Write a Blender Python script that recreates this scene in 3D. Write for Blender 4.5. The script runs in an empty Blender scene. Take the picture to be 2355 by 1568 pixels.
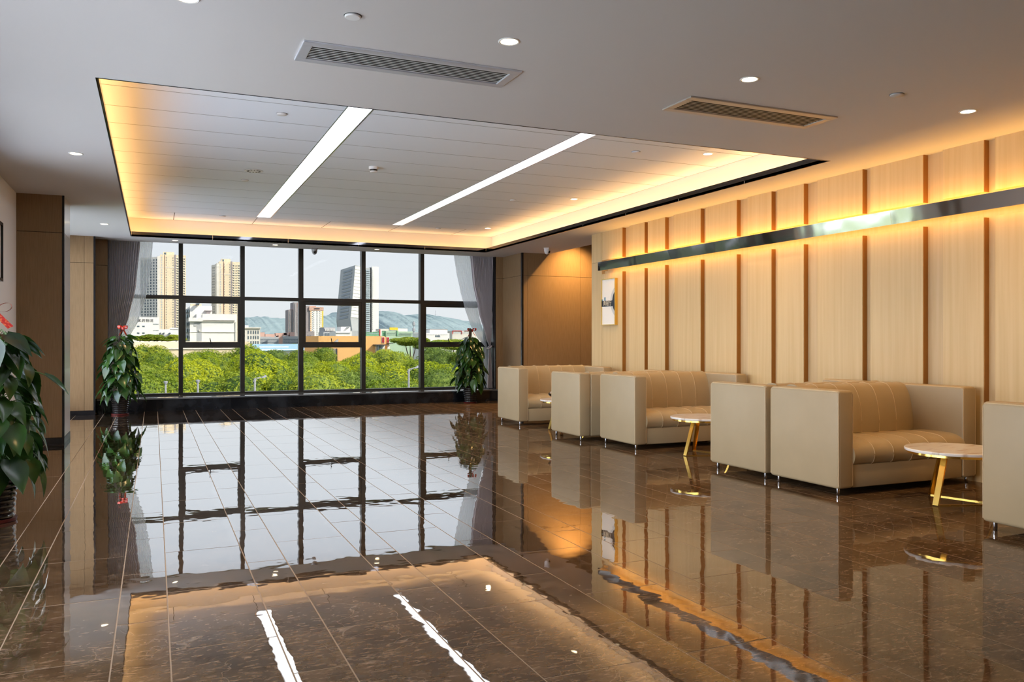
import bpy, bmesh, math, random
from mathutils import Vector, Matrix
random.seed(7)
R = math.radians
sc = bpy.context.scene
C = sc.collection

# ------------------------------------------------------------------ camera
FPX, CXP, CYP, VPX, CAMH = 1900.0, 1177.5, 784.0, 354.0, 1.2
TH = math.atan((CXP - VPX) / FPX)
cam_d = bpy.data.cameras.new('camera'); cam = bpy.data.objects.new('camera', cam_d); C.objects.link(cam)
cam_d.sensor_fit = 'HORIZONTAL'; cam_d.sensor_width = 36.0; cam_d.lens = FPX / 2355.0 * 36.0
cam_d.clip_start = 0.05; cam_d.clip_end = 20000
cam.location = (0, 0, CAMH); cam.rotation_euler = (R(90), 0, -TH)
sc.camera = cam
sc.cycles.max_bounces = 7; sc.cycles.transmission_bounces = 4; sc.cycles.adaptive_threshold = 0.04; sc.cycles.adaptive_min_samples = 20

# ------------------------------------------------------------------ sky, sun, exposure
w = bpy.data.worlds.new('world'); sc.world = w; w.use_nodes = True
nt = w.node_tree; nt.nodes.clear()
out = nt.nodes.new('ShaderNodeOutputWorld'); bg = nt.nodes.new('ShaderNodeBackground')
tc = nt.nodes.new('ShaderNodeTexCoord'); sx = nt.nodes.new('ShaderNodeSeparateXYZ'); cr = nt.nodes.new('ShaderNodeValToRGB')
cr.color_ramp.elements[0].position = 0.0; cr.color_ramp.elements[0].color = (0.81, 0.84, 0.855, 1)
cr.color_ramp.elements[1].position = 0.6; cr.color_ramp.elements[1].color = (0.60, 0.72, 0.92, 1)
nt.links.new(tc.outputs['Generated'], sx.inputs[0]); nt.links.new(sx.outputs['Z'], cr.inputs[0])
nt.links.new(cr.outputs[0], bg.inputs['Color']); bg.inputs['Strength'].default_value = 8.6
nt.links.new(bg.outputs[0], out.inputs[0])
sd = bpy.data.lights.new('sun', 'SUN'); sd.energy = 34.0; sd.color = (1.0, 0.93, 0.80); sd.angle = R(0.6)
so = bpy.data.objects.new('sun', sd); C.objects.link(so)
so.rotation_euler = Vector((-0.62, 0.72, -0.62)).to_track_quat('-Z', 'Y').to_euler()
vs = sc.view_settings
vs.view_transform = 'Standard'; vs.look = 'None'; vs.exposure = 0.09; vs.gamma = 1.0; vs.use_curve_mapping = False

def portal(loc, rot, sx_, sy_):
    l = bpy.data.lights.new('window_portal', 'AREA'); l.shape = 'RECTANGLE'; l.size = sx_; l.size_y = sy_
    l.cycles.is_portal = True
    o = bpy.data.objects.new('window_portal', l); C.objects.link(o); o.location = loc; o.rotation_euler = rot
portal((-1.75, 5.6, 1.45), (0, R(-90), 0), 2.75, 6.6)
portal((-1.75, 13.37, 1.45), (0, R(-90), 0), 2.75, 3.25)

# ------------------------------------------------------------------ pixel helpers (photo pixels -> world, for measuring places)
def ray(u, v):
    a = (u - CXP) / FPX; b = (CYP - v) / FPX
    return Vector((math.cos(TH) * a + math.sin(TH), -math.sin(TH) * a + math.cos(TH), b))
def onY(u, v, Y):
    r = ray(u, v); t = Y / r.y
    return Vector((r.x * t, Y, CAMH + r.z * t))
def pxm(u, Y):                                   # metres per photo pixel at that place
    return (Y / ray(u, CYP).y) / FPX
def project(x, y, z):
    d = Vector((x, y, z - CAMH)); lat = math.cos(TH) * d.x - math.sin(TH) * d.y; dep = math.sin(TH) * d.x + math.cos(TH) * d.y
    if dep < 0.2: return None
    return CXP + FPX * lat / dep, CYP - FPX * d.z / dep

# ------------------------------------------------------------------ materials
M = {}
def nodes_of(name):
    m = bpy.data.materials.new(name); m.use_nodes = True
    t = m.node_tree; b = t.nodes['Principled BSDF']; M[name] = m
    return m, t, b
def N(t, typ, **kw):
    n = t.nodes.new(typ)
    for k, v in kw.items(): setattr(n, k, v)
    return n
def plain(name, col, rough=0.5, metal=0.0, spec=0.5, emit=None, estr=0.0, trans=0.0):
    m, t, b = nodes_of(name)
    b.inputs['Base Color'].default_value = (*col, 1); b.inputs['Roughness'].default_value = rough
    b.inputs['Metallic'].default_value = metal; b.inputs['Specular IOR Level'].default_value = spec
    if emit: b.inputs['Emission Color'].default_value = (*emit, 1); b.inputs['Emission Strength'].default_value = estr
    if trans: b.inputs['Transmission Weight'].default_value = trans
    return m
def varied(name, c1, c2, scale=(8, 8, 8), rough=0.5, detail=4.0, bump=0.0, metal=0.0, spec=0.5, rnd=False, lo=0.3, hi=0.7, bscale=None):
    m, t, b = nodes_of(name)
    tcn = N(t, 'ShaderNodeTexCoord'); mp = N(t, 'ShaderNodeMapping'); mp.inputs['Scale'].default_value = scale
    t.links.new(tcn.outputs['Object'], mp.inputs[0])
    src = mp.outputs[0]
    if rnd:
        oi = N(t, 'ShaderNodeObjectInfo'); ml = N(t, 'ShaderNodeMath', operation='MULTIPLY'); ml.inputs[1].default_value = 37.0
        t.links.new(oi.outputs['Random'], ml.inputs[0])
        va = N(t, 'ShaderNodeVectorMath', operation='ADD'); t.links.new(src, va.inputs[0]); t.links.new(ml.outputs[0], va.inputs[1]); src = va.outputs[0]
    nz = N(t, 'ShaderNodeTexNoise'); nz.inputs['Scale'].default_value = 1.0; nz.inputs['Detail'].default_value = detail
    t.links.new(src, nz.inputs['Vector'])
    rp = N(t, 'ShaderNodeValToRGB'); rp.color_ramp.elements[0].position = lo; rp.color_ramp.elements[1].position = hi
    rp.color_ramp.elements[0].color = (*c1, 1); rp.color_ramp.elements[1].color = (*c2, 1)
    t.links.new(nz.outputs['Fac'], rp.inputs[0]); t.links.new(rp.outputs[0], b.inputs['Base Color'])
    b.inputs['Roughness'].default_value = rough; b.inputs['Metallic'].default_value = metal; b.inputs['Specular IOR Level'].default_value = spec
    if bump:
        bp = N(t, 'ShaderNodeBump'); bp.inputs['Strength'].default_value = bump; bp.inputs['Distance'].default_value = 0.004
        t.links.new(nz.outputs['Fac'], bp.inputs['Height']); t.links.new(bp.outputs[0], b.inputs['Normal'])
    return m

# polished brown marble tiles: diffuse stone under a very glossy sealed surface
def marble_floor():
    m, t, b = nodes_of('marble_floor'); t.nodes.remove(b); mo = t.nodes['Material Output']
    geo = N(t, 'ShaderNodeNewGeometry'); oi = N(t, 'ShaderNodeObjectInfo')
    ml = N(t, 'ShaderNodeMath', operation='MULTIPLY'); ml.inputs[1].default_value = 53.0; t.links.new(oi.outputs['Random'], ml.inputs[0])
    cb = N(t, 'ShaderNodeCombineXYZ'); t.links.new(ml.outputs[0], cb.inputs[0]); t.links.new(ml.outputs[0], cb.inputs[2])
    va = N(t, 'ShaderNodeVectorMath', operation='ADD'); t.links.new(geo.outputs['Position'], va.inputs[0]); t.links.new(cb.outputs[0], va.inputs[1])
    mp = N(t, 'ShaderNodeMapping'); mp.inputs['Rotation'].default_value = (0, 0, R(35)); t.links.new(va.outputs[0], mp.inputs[0])
    n1 = N(t, 'ShaderNodeTexNoise'); n1.inputs['Scale'].default_value = 5.0; n1.inputs['Detail'].default_value = 8.0; n1.inputs['Roughness'].default_value = 0.65
    t.links.new(mp.outputs[0], n1.inputs['Vector'])
    r1 = N(t, 'ShaderNodeValToRGB'); e = r1.color_ramp.elements
    e[0].position = 0.30; e[0].color = (0.034, 0.019, 0.010, 1); e[1].position = 0.72; e[1].color = (0.14, 0.082, 0.040, 1)
    t.links.new(n1.outputs['Fac'], r1.inputs[0])
    # fine crystalline flecks, thin and stretched
    mp2 = N(t, 'ShaderNodeMapping'); mp2.inputs['Scale'].default_value = (13, 40, 13); mp2.inputs['Rotation'].default_value = (0, 0, R(20)); t.links.new(va.outputs[0], mp2.inputs[0])
    n2 = N(t, 'ShaderNodeTexNoise'); n2.inputs['Scale'].default_value = 1.6; n2.inputs['Detail'].default_value = 5.0; n2.inputs['Roughness'].default_value = 0.7; n2.inputs['Distortion'].default_value = 0.25
    t.links.new(mp2.outputs[0], n2.inputs['Vector'])
    r2 = N(t, 'ShaderNodeValToRGB'); e = r2.color_ramp.elements; e[0].position = 0.54; e[0].color = (0, 0, 0, 1); e[1].position = 0.68; e[1].color = (0.75, 0.75, 0.75, 1)
    t.links.new(n2.outputs['Fac'], r2.inputs[0])
    mx = N(t, 'ShaderNodeMixRGB'); mx.inputs[2].default_value = (0.30, 0.19, 0.12, 1); t.links.new(r2.outputs[0], mx.inputs[0]); t.links.new(r1.outputs[0], mx.inputs[1])
    # sparse pale veins
    nv = N(t, 'ShaderNodeTexNoise'); nv.inputs['Scale'].default_value = 2.2; nv.inputs['Detail'].default_value = 5.0; nv.inputs['Distortion'].default_value = 0.6
    t.links.new(va.outputs[0], nv.inputs['Vector'])
    sb = N(t, 'ShaderNodeMath', operation='SUBTRACT'); sb.inputs[1].default_value = 0.5; t.links.new(nv.outputs['Fac'], sb.inputs[0])
    ab = N(t, 'ShaderNodeMath', operation='ABSOLUTE'); t.links.new(sb.outputs[0], ab.inputs[0])
    r3 = N(t, 'ShaderNodeValToRGB'); e = r3.color_ramp.elements; e[0].position = 0.0; e[0].color = (0.28, 0.28, 0.28, 1); e[1].position = 0.004; e[1].color = (0, 0, 0, 1)
    t.links.new(ab.outputs[0], r3.inputs[0])
    mx2 = N(t, 'ShaderNodeMixRGB'); mx2.inputs[2].default_value = (0.45, 0.33, 0.24, 1); t.links.new(r3.outputs[0], mx2.inputs[0]); t.links.new(mx.outputs[0], mx2.inputs[1])
    df = N(t, 'ShaderNodeBsdfDiffuse'); t.links.new(mx2.outputs[0], df.inputs['Color'])
    # gentle polishing waves
    nw = N(t, 'ShaderNodeTexNoise'); nw.inputs['Scale'].default_value = 6.0; nw.inputs['Detail'].default_value = 1.5; t.links.new(va.outputs[0], nw.inputs['Vector'])
    bp = N(t, 'ShaderNodeBump'); bp.inputs['Strength'].default_value = 0.10; bp.inputs['Distance'].default_value = 0.006; t.links.new(nw.outputs['Fac'], bp.inputs['Height'])
    gl = N(t, 'ShaderNodeBsdfGlossy'); gl.inputs['Roughness'].default_value = 0.015; gl.inputs['Color'].default_value = (0.98, 0.97, 0.96, 1); t.links.new(bp.outputs[0], gl.inputs['Normal'])
    lw = N(t, 'ShaderNodeLayerWeight'); lw.inputs['Blend'].default_value = 0.5
    rr = N(t, 'ShaderNodeValToRGB'); rr.color_ramp.interpolation = 'LINEAR'; e = rr.color_ramp.elements
    e[0].position = 0.0; e[0].color = (0.05, 0.05, 0.05, 1); e[1].position = 0.95; e[1].color = (0.96, 0.96, 0.96, 1)
    for p, c in ((0.45, 0.08), (0.60, 0.12), (0.67, 0.18), (0.72, 0.36), (0.76, 0.68), (0.82, 0.85), (0.88, 0.92)):
        k = rr.color_ramp.elements.new(p); k.color = (c, c, c, 1)
    t.links.new(lw.outputs['Facing'], rr.inputs[0])
    # reflection strength put into the gloss by position, dimmer toward the seating side
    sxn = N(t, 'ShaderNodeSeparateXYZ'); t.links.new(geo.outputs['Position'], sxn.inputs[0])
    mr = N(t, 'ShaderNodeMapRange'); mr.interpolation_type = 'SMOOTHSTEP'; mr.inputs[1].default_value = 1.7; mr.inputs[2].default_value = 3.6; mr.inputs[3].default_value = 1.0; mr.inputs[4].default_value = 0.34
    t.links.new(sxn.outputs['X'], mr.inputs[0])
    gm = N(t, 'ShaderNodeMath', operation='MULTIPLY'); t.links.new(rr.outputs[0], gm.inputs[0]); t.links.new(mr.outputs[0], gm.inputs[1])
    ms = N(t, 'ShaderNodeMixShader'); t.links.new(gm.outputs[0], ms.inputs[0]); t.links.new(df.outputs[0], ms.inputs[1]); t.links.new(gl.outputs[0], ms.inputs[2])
    t.links.new(ms.outputs[0], mo.inputs['Surface'])
marble_floor()
def thin_glass(name, tint=(1, 1, 1), base=0.03):
    m, t, b = nodes_of(name); t.nodes.remove(b); mo = t.nodes['Material Output']
    tr = N(t, 'ShaderNodeBsdfTransparent'); tr.inputs[0].default_value = (*tint, 1)
    gl = N(t, 'ShaderNodeBsdfGlossy'); gl.inputs['Roughness'].default_value = 0.0
    fr = N(t, 'ShaderNodeFresnel'); fr.inputs[0].default_value = 1.14
    ms = N(t, 'ShaderNodeMixShader'); t.links.new(fr.outputs[0], ms.inputs[0]); t.links.new(tr.outputs[0], ms.inputs[1]); t.links.new(gl.outputs[0], ms.inputs[2])
    t.links.new(ms.outputs[0], mo.inputs['Surface'])
thin_glass('glass'); thin_glass('tinted_glass', (0.332, 0.334, 0.334))  # dark tint added to the main window to hold down the bright outdoors
def cloth(name, col, transl, transp):
    m, t, b = nodes_of(name); t.nodes.remove(b); mo = t.nodes['Material Output']
    d = N(t, 'ShaderNodeBsdfDiffuse'); d.inputs[0].default_value = (*col, 1)
    tl = N(t, 'ShaderNodeBsdfTranslucent'); tl.inputs[0].default_value = (*col, 1)
    m1 = N(t, 'ShaderNodeMixShader'); m1.inputs[0].default_value = transl
    t.links.new(d.outputs[0], m1.inputs[1]); t.links.new(tl.outputs[0], m1.inputs[2])
    tp = N(t, 'ShaderNodeBsdfTransparent'); m2 = N(t, 'ShaderNodeMixShader'); m2.inputs[0].default_value = transp
    t.links.new(m1.outputs[0], m2.inputs[1]); t.links.new(tp.outputs[0], m2.inputs[2]); t.links.new(m2.outputs[0], mo.inputs['Surface'])
cloth('sheer_cloth', (0.96, 0.98, 1.0), 0.85, 0.3)
cloth('grey_drape', (0.66, 0.62, 0.65), 0.25, 0.0)
def leafy(name, c1, c2, rough=0.35, transl=0.35, spec=0.5):
    m, t, b = nodes_of(name); mo = t.nodes['Material Output']
    geo = N(t, 'ShaderNodeNewGeometry'); oi = N(t, 'ShaderNodeObjectInfo')
    wn = N(t, 'ShaderNodeTexNoise'); wn.inputs['Scale'].default_value = 3.1; wn.inputs['Detail'].default_value = 3.0; t.links.new(geo.outputs['Position'], wn.inputs['Vector'])
    ad = N(t, 'ShaderNodeMath', operation='ADD'); mu = N(t, 'ShaderNodeMath', operation='MULTIPLY'); mu.inputs[1].default_value = 0.35
    t.links.new(oi.outputs['Random'], mu.inputs[0]); t.links.new(wn.outputs['Fac'], ad.inputs[0]); t.links.new(mu.outputs[0], ad.inputs[1])
    rp = N(t, 'ShaderNodeValToRGB'); rp.color_ramp.elements[0].position = 0.4; rp.color_ramp.elements[1].position = 0.9
    rp.color_ramp.elements[0].color = (*c1, 1); rp.color_ramp.elements[1].color = (*c2, 1); t.links.new(ad.outputs[0], rp.inputs[0])
    t.links.new(rp.outputs[0], b.inputs['Base Color']); b.inputs['Roughness'].default_value = rough; b.inputs['Specular IOR Level'].default_value = spec
    tl = N(t, 'ShaderNodeBsdfTranslucent'); t.links.new(rp.outputs[0], tl.inputs[0])
    ms = N(t, 'ShaderNodeMixShader'); ms.inputs[0].default_value = transl
    t.links.new(b.outputs[0], ms.inputs[1]); t.links.new(tl.outputs[0], ms.inputs[2]); t.links.new(ms.outputs[0], mo.inputs['Surface'])
leafy('pothos_leaf', (0.010, 0.030, 0.008), (0.030, 0.090, 0.012), rough=0.22, transl=0.18)
leafy('tree_yellow', (0.26, 0.36, 0.012), (0.60, 0.62, 0.03), rough=0.6, transl=0.3, spec=0.2)
leafy('tree_mid', (0.17, 0.27, 0.02), (0.50, 0.54, 0.05), rough=0.6, transl=0.3, spec=0.2)
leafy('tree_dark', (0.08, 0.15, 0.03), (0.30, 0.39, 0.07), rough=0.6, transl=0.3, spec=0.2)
varied('maple', (0.61, 0.44, 0.22), (0.68, 0.51, 0.275), scale=(26, 26, 0.8), rough=0.42, spec=0.35, rnd=True)
varied('maple_recess_shade', (0.56, 0.40, 0.21), (0.63, 0.47, 0.27), scale=(26, 26, 0.8), rough=0.45, spec=0.35)  # darker copy of the maple; recess shade put into its colour
plain('edge_glow_tint', (0.42, 0.20, 0.05), 0.35, 0.6)  # orange LED glow on the wood edges, put into this colour
varied('brown_panel', (0.225, 0.142, 0.070), (0.275, 0.178, 0.092), scale=(90, 90, 5), rough=0.5, spec=0.3, bump=0.05)
varied('pale_panel_gloss', (0.80, 0.80, 0.78), (0.86, 0.86, 0.84), scale=(90, 90, 5), rough=0.14, spec=0.7)  # near-white base colour, unlike the brown faces beside it
plain('black_trim', (0.012, 0.012, 0.014), 0.25)
plain('white_paint', (0.88, 0.88, 0.90), 0.6, spec=0.2)
plain('ceiling_white', (0.64, 0.625, 0.62), 0.7, spec=0.15)
plain('panel_white', (0.84, 0.90, 0.97), 0.55, spec=0.2)
plain('fascia_cream', (0.85, 0.82, 0.76), 0.6, spec=0.2)
plain('dark_mirror', (0.10, 0.10, 0.11), 0.06, 1.0)
plain('joint_shadow', (0.03, 0.028, 0.027), 0.9)
varied('black_marble', (0.006, 0.007, 0.009), (0.028, 0.032, 0.038), scale=(3, 3, 3), rough=0.08, detail=8, lo=0.45, hi=0.75)
varied('sill_marble', (0.10, 0.11, 0.12), (0.16, 0.17, 0.18), scale=(3, 3, 3), rough=0.05, detail=6, spec=1.0)
plain('bronze_frame', (0.030, 0.030, 0.028), 0.35, 0.3)
plain('grout', (0.28, 0.20, 0.13), 0.8, spec=0.2)
m_, t_, b_ = nodes_of('steel_bar')
b_.inputs['Base Color'].default_value = (0.42, 0.41, 0.41, 1); b_.inputs['Metallic'].default_value = 1.0; b_.inputs['Roughness'].default_value = 0.08
_tc = N(t_, 'ShaderNodeTexCoord'); _nz = N(t_, 'ShaderNodeTexNoise'); _nz.inputs['Scale'].default_value = 3.0; _nz.inputs['Detail'].default_value = 1.0
_bp = N(t_, 'ShaderNodeBump'); _bp.inputs['Strength'].default_value = 0.25; _bp.inputs['Distance'].default_value = 0.02
t_.links.new(_tc.outputs['Object'], _nz.inputs['Vector']); t_.links.new(_nz.outputs['Fac'], _bp.inputs['Height']); t_.links.new(_bp.outputs[0], b_.inputs['Normal'])
plain('chrome', (0.72, 0.74, 0.78), 0.12, 1.0)
plain('vent_chrome', (0.80, 0.84, 0.92), 0.3, 0.55)
plain('satin_beige_metal', (0.52, 0.48, 0.44), 0.35, 0.5)
plain('gold', (0.83, 0.56, 0.14), 0.16, 1.0)
varied('leather', (0.385, 0.295, 0.175), (0.405, 0.31, 0.185), scale=(5, 5, 5), rough=0.40, spec=0.4)
plain('leather_seam', (0.60, 0.46, 0.28), 0.5)
varied('table_marble', (0.55, 0.42, 0.32), (0.84, 0.80, 0.76), scale=(6, 22, 6), rough=0.12, detail=6, lo=0.28, hi=0.45, spec=0.5)
plain('pot_black', (0.012, 0.011, 0.012), 0.12, spec=0.8)
plain('pot_red', (0.10, 0.012, 0.010), 0.3)
varied('coir', (0.02, 0.015, 0.012), (0.05, 0.035, 0.025), scale=(60, 60, 60), rough=0.9)
plain('stem_green', (0.08, 0.16, 0.04), 0.5)
varied('red_ribbon', (0.50, 0.02, 0.02), (0.72, 0.16, 0.06), scale=(60, 60, 60), rough=0.3, lo=0.5, hi=0.62)
plain('plastic_white', (0.80, 0.80, 0.80), 0.35)
plain('plastic_grey', (0.35, 0.36, 0.37), 0.4)
plain('black_plastic', (0.01, 0.01, 0.012), 0.25)
plain('vent_dark', (0.004, 0.004, 0.004), 0.9)
plain('led_warm', (1, 0.9, 0.7), 0.5, emit=(1.0, 0.78, 0.45), estr=14.0)
plain('led_orange', (1, 0.7, 0.3), 0.5, emit=(1.0, 0.55, 0.16), estr=6.0)
plain('led_cool', (1, 1, 1), 0.5, emit=(0.93, 0.95, 1.0), estr=1.7)
for _n in ('led_warm', 'led_orange', 'led_cool'): M[_n].cycles.emission_sampling = 'NONE'   # their light comes from the lamps built with them
plain('sign_white', (0.86, 0.84, 0.80), 0.25)
plain('sign_black', (0.008, 0.010, 0.020), 0.25)
plain('sign_grey', (0.55, 0.57, 0.58), 0.3)
plain('sign_blue', (0.10, 0.25, 0.38), 0.3)
plain('sign_cream', (0.75, 0.66, 0.50), 0.4)
plain('candy_red', (0.55, 0.01, 0.02), 0.15)
thin_glass('bowl_glass', (0.97, 0.97, 0.98))
# exterior
plain('ext_cream', (0.80, 0.66, 0.46), 0.8, spec=0.1)
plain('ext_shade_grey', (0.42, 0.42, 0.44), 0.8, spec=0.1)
plain('ext_white', (0.86, 0.83, 0.78), 0.8, spec=0.1)
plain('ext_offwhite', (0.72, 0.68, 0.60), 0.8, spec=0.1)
plain('ext_orange', (0.80, 0.46, 0.18), 0.8, spec=0.1)
plain('ext_greybrown', (0.34, 0.30, 0.30), 0.8, spec=0.1)
plain('ext_pink', (0.62, 0.40, 0.32), 0.8, spec=0.1)
plain('ext_window', (0.10, 0.14, 0.17), 0.25)
plain('ext_window_pale', (0.42, 0.50, 0.54), 0.25)
plain('ext_brown_strip', (0.20, 0.08, 0.05), 0.7)
plain('ext_grey', (0.45, 0.46, 0.46), 0.8)
plain('ext_greenNet'.lower(), (0.20, 0.42, 0.24), 0.8)
plain('ext_green_pale', (0.45, 0.60, 0.42), 0.8)
plain('ext_yellow', (0.85, 0.62, 0.04), 0.7)
plain('ext_red', (0.65, 0.03, 0.04), 0.6)
plain('ext_blue_roof', (0.36, 0.60, 0.72), 0.5)
plain('ext_glassface', (0.26, 0.30, 0.34), 0.35, spec=0.6)
plain('ext_dark', (0.05, 0.05, 0.055), 0.6)
plain('lamp_post', (0.42, 0.42, 0.44), 0.4)
varied('hill_haze', (0.30, 0.385, 0.38), (0.36, 0.445, 0.44), scale=(0.02, 0.02, 0.03), rough=0.9, spec=0.05)  # aerial haze is mixed into the hill's base colour
_t = M['hill_haze'].node_tree; _b = _t.nodes['Principled BSDF']; _n = N(_t, 'ShaderNodeTexNoise'); _n.inputs['Scale'].default_value = 0.035; _n.inputs['Detail'].default_value = 4.0
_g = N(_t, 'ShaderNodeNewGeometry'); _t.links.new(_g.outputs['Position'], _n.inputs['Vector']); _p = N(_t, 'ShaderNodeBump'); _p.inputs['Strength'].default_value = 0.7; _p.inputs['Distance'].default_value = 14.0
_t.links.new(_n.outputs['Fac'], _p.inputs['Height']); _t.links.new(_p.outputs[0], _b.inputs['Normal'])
varied('ground_green', (0.05, 0.08, 0.03), (0.12, 0.15, 0.06), scale=(0.2, 0.2, 0.2), rough=0.9)
varied('bounce_paving', (0.37, 0.385, 0.405), (0.43, 0.445, 0.465), scale=(0.5, 0.5, 0.5), rough=0.9)
plain('bark', (0.10, 0.075, 0.05), 0.9)

# ------------------------------------------------------------------ mesh building
class MB:
    def __init__(s): s.v = []; s.f = []
    def add(s, vs_, fs): o = len(s.v); s.v += [tuple(x) for x in vs_]; s.f += [tuple(i + o for i in f) for f in fs]; return s
    def box(s, x0, x1, y0, y1, z0, z1):
        return s.add([(x0, y0, z0), (x1, y0, z0), (x1, y1, z0), (x0, y1, z0), (x0, y0, z1), (x1, y0, z1), (x1, y1, z1), (x0, y1, z1)],
                     [(0, 3, 2, 1), (4, 5, 6, 7), (0, 1, 5, 4), (1, 2, 6, 5), (2, 3, 7, 6), (3, 0, 4, 7)])
    def rbox(s, x0, x1, y0, y1, z0, z1, r=0.01, seg=2):
        bm = bmesh.new(); vs_ = [bm.verts.new(p) for p in [(x0, y0, z0), (x1, y0, z0), (x1, y1, z0), (x0, y1, z0), (x0, y0, z1), (x1, y0, z1), (x1, y1, z1), (x0, y1, z1)]]
        for f in [(0, 3, 2, 1), (4, 5, 6, 7), (0, 1, 5, 4), (1, 2, 6, 5), (2, 3, 7, 6), (3, 0, 4, 7)]: bm.faces.new([vs_[i] for i in f])
        bmesh.ops.bevel(bm, geom=list(bm.edges), offset=r, segments=seg, profile=0.5, affect='EDGES')
        bm.verts.index_update(); s.add([v.co[:] for v in bm.verts], [[v.index for v in f.verts] for f in bm.faces]); bm.free(); return s
    def prism(s, poly, axis, a, b):                # poly: 2D points; axis: extrusion axis; the two other axes in order
        n = len(poly)
        def P(p, t):
            if axis == 'x': return (t, p[0], p[1])
            if axis == 'y': return (p[0], t, p[1])
            return (p[0], p[1], t)
        vs_ = [P(p, a) for p in poly] + [P(p, b) for p in poly]
        fs = [tuple(range(n))[::-1], tuple(range(n, 2 * n))] + [(i, (i + 1) % n, (i + 1) % n + n, i + n) for i in range(n)]
        return s.add(vs_, fs)
    def lathe(s, prof, n=24, c=(0, 0, 0), cap=True):
        vs_ = []; fs = []; k = len(prof)
        for i in range(n):
            a = 2 * math.pi * i / n
            for r, z in prof: vs_.append((c[0] + r * math.cos(a), c[1] + r * math.sin(a), c[2] + z))
        for i in range(n):
            j = (i + 1) % n
            for q in range(k - 1): fs.append((i * k + q, j * k + q, j * k + q + 1, i * k + q + 1))
        if cap:
            fs.append(tuple(i * k for i in range(n))[::-1]); fs.append(tuple(i * k + k - 1 for i in range(n)))
        return s.add(vs_, fs)
    def tube(s, path, r, n=6, closed=False):
        P = [Vector(p) for p in path]; m = len(P); rings = []
        rr = r if isinstance(r, (list, tuple)) else [r] * m
        up = Vector((0, 0, 1))
        for i, p in enumerate(P):
            if closed: d = P[(i + 1) % m] - P[i - 1]
            else: d = P[min(i + 1, m - 1)] - P[max(i - 1, 0)]
            d.normalize(); a = d.cross(up)
            if a.length < 0.05: a = d.cross(Vector((1, 0, 0)))
            a.normalize(); b = d.cross(a)
            rings.append([p + (a * math.cos(2 * math.pi * k / n) + b * math.sin(2 * math.pi * k / n)) * rr[i] for k in range(n)])
        vs_ = [q for rg in rings for q in rg]; fs = []
        for i in range(m if closed else m - 1):
            j = (i + 1) % m
            for k in range(n): fs.append((i * n + k, i * n + (k + 1) % n, j * n + (k + 1) % n, j * n + k))
        if not closed: fs.append(tuple(range(n))); fs.append(tuple(range((m - 1) * n, m * n))[::-1])
        return s.add(vs_, fs)
    def bar(s, p0, p1, wd, th, side=Vector((0, 1, 0))):    # flat bar of rectangular section
        p0 = Vector(p0); p1 = Vector(p1); d = (p1 - p0).normalized(); a = side - d * side.dot(d); a.normalize(); b = d.cross(a)
        vs_ = [p + a * (wd / 2 * i) + b * (th / 2 * j) for p in (p0, p1) for i, j in ((-1, -1), (1, -1), (1, 1), (-1, 1))]
        return s.add(vs_, [(0, 1, 2, 3), (7, 6, 5, 4), (0, 4, 5, 1), (1, 5, 6, 2), (2, 6, 7, 3), (3, 7, 4, 0)])
    def grid(s, rows):
        n = len(rows[0]); vs_ = [p for r_ in rows for p in r_]
        return s.add(vs_, [(i * n + j, i * n + j + 1, (i + 1) * n + j + 1, (i + 1) * n + j) for i in range(len(rows) - 1) for j in range(n - 1)])
    def mesh(s, name, smooth=False):
        me = bpy.data.meshes.new(name); me.from_pydata(s.v, [], s.f)
        bm = bmesh.new(); bm.from_mesh(me); bmesh.ops.recalc_face_normals(bm, faces=list(bm.faces)); bm.to_mesh(me); bm.free()
        if smooth:
            me.polygons.foreach_set('use_smooth', [True] * len(me.polygons))
            try: me.set_sharp_from_angle(angle=R(40))
            except Exception: pass
        return me
    def build(s, name, mat, parent=None, smooth=False, loc=None):
        return link(name, s.mesh(name, smooth), mat, parent, loc)
def link(name, me, mat=None, parent=None, loc=None, rot=None):
    o = bpy.data.objects.new(name, me); C.objects.link(o)
    if mat and not me.materials: me.materials.append(M[mat])
    if parent: o.parent = parent
    if loc: o.location = loc
    if rot: o.rotation_euler = rot
    return o
def empty(name, loc=(0, 0, 0), rz=0.0):
    o = bpy.data.objects.new(name, None); C.objects.link(o); o.location = loc; o.rotation_euler = (0, 0, rz); o.empty_display_size = 0.2
    return o
def tag(o, label=None, cat=None, group=None, kind=None):
    if label: o['label'] = label
    if cat: o['category'] = cat
    if group: o['group'] = group
    if kind: o['kind'] = kind
    return o
def kids(o): return [c for c in bpy.data.objects if c.parent == o]
def copy_tree(o, parent=None):
    c = o.copy(); C.objects.link(c); c.parent = parent
    for ch in list(o.children): copy_tree(ch, c)
    return c
def box(name, mat, x0, x1, y0, y1, z0, z1, parent=None, r=0):
    mb = MB()
    if r: mb.rbox(x0, x1, y0, y1, z0, z1, r)
    else: mb.box(x0, x1, y0, y1, z0, z1)
    return mb.build(name, mat, parent)
def struct(o, label, cat=None): return tag(o, label, cat, None, 'structure')
def area(name, loc, direction, sx_, sy_, power, col, long_axis, parent=None):
    l = bpy.data.lights.new(name, 'AREA'); l.shape = 'RECTANGLE'; l.size = sx_; l.size_y = sy_; l.energy = power; l.color = col
    o = bpy.data.objects.new(name, l); C.objects.link(o); o.location = loc
    z = -Vector(direction).normalized(); x = Vector(long_axis); x = (x - z * x.dot(z)).normalized(); y = z.cross(x)
    o.rotation_euler = Matrix((x, y, z)).transposed().to_euler()
    if parent: o.parent = parent
    return o

H = 2.9; ZP = 3.225
WARM = (1.0, 0.52, 0.14); WARMW = (1.0, 0.62, 0.26)
P_COVE = 19.5; P_BAR = 40.0; P_DOWN = 75.0; P_ALCOVE = 520.0

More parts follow.
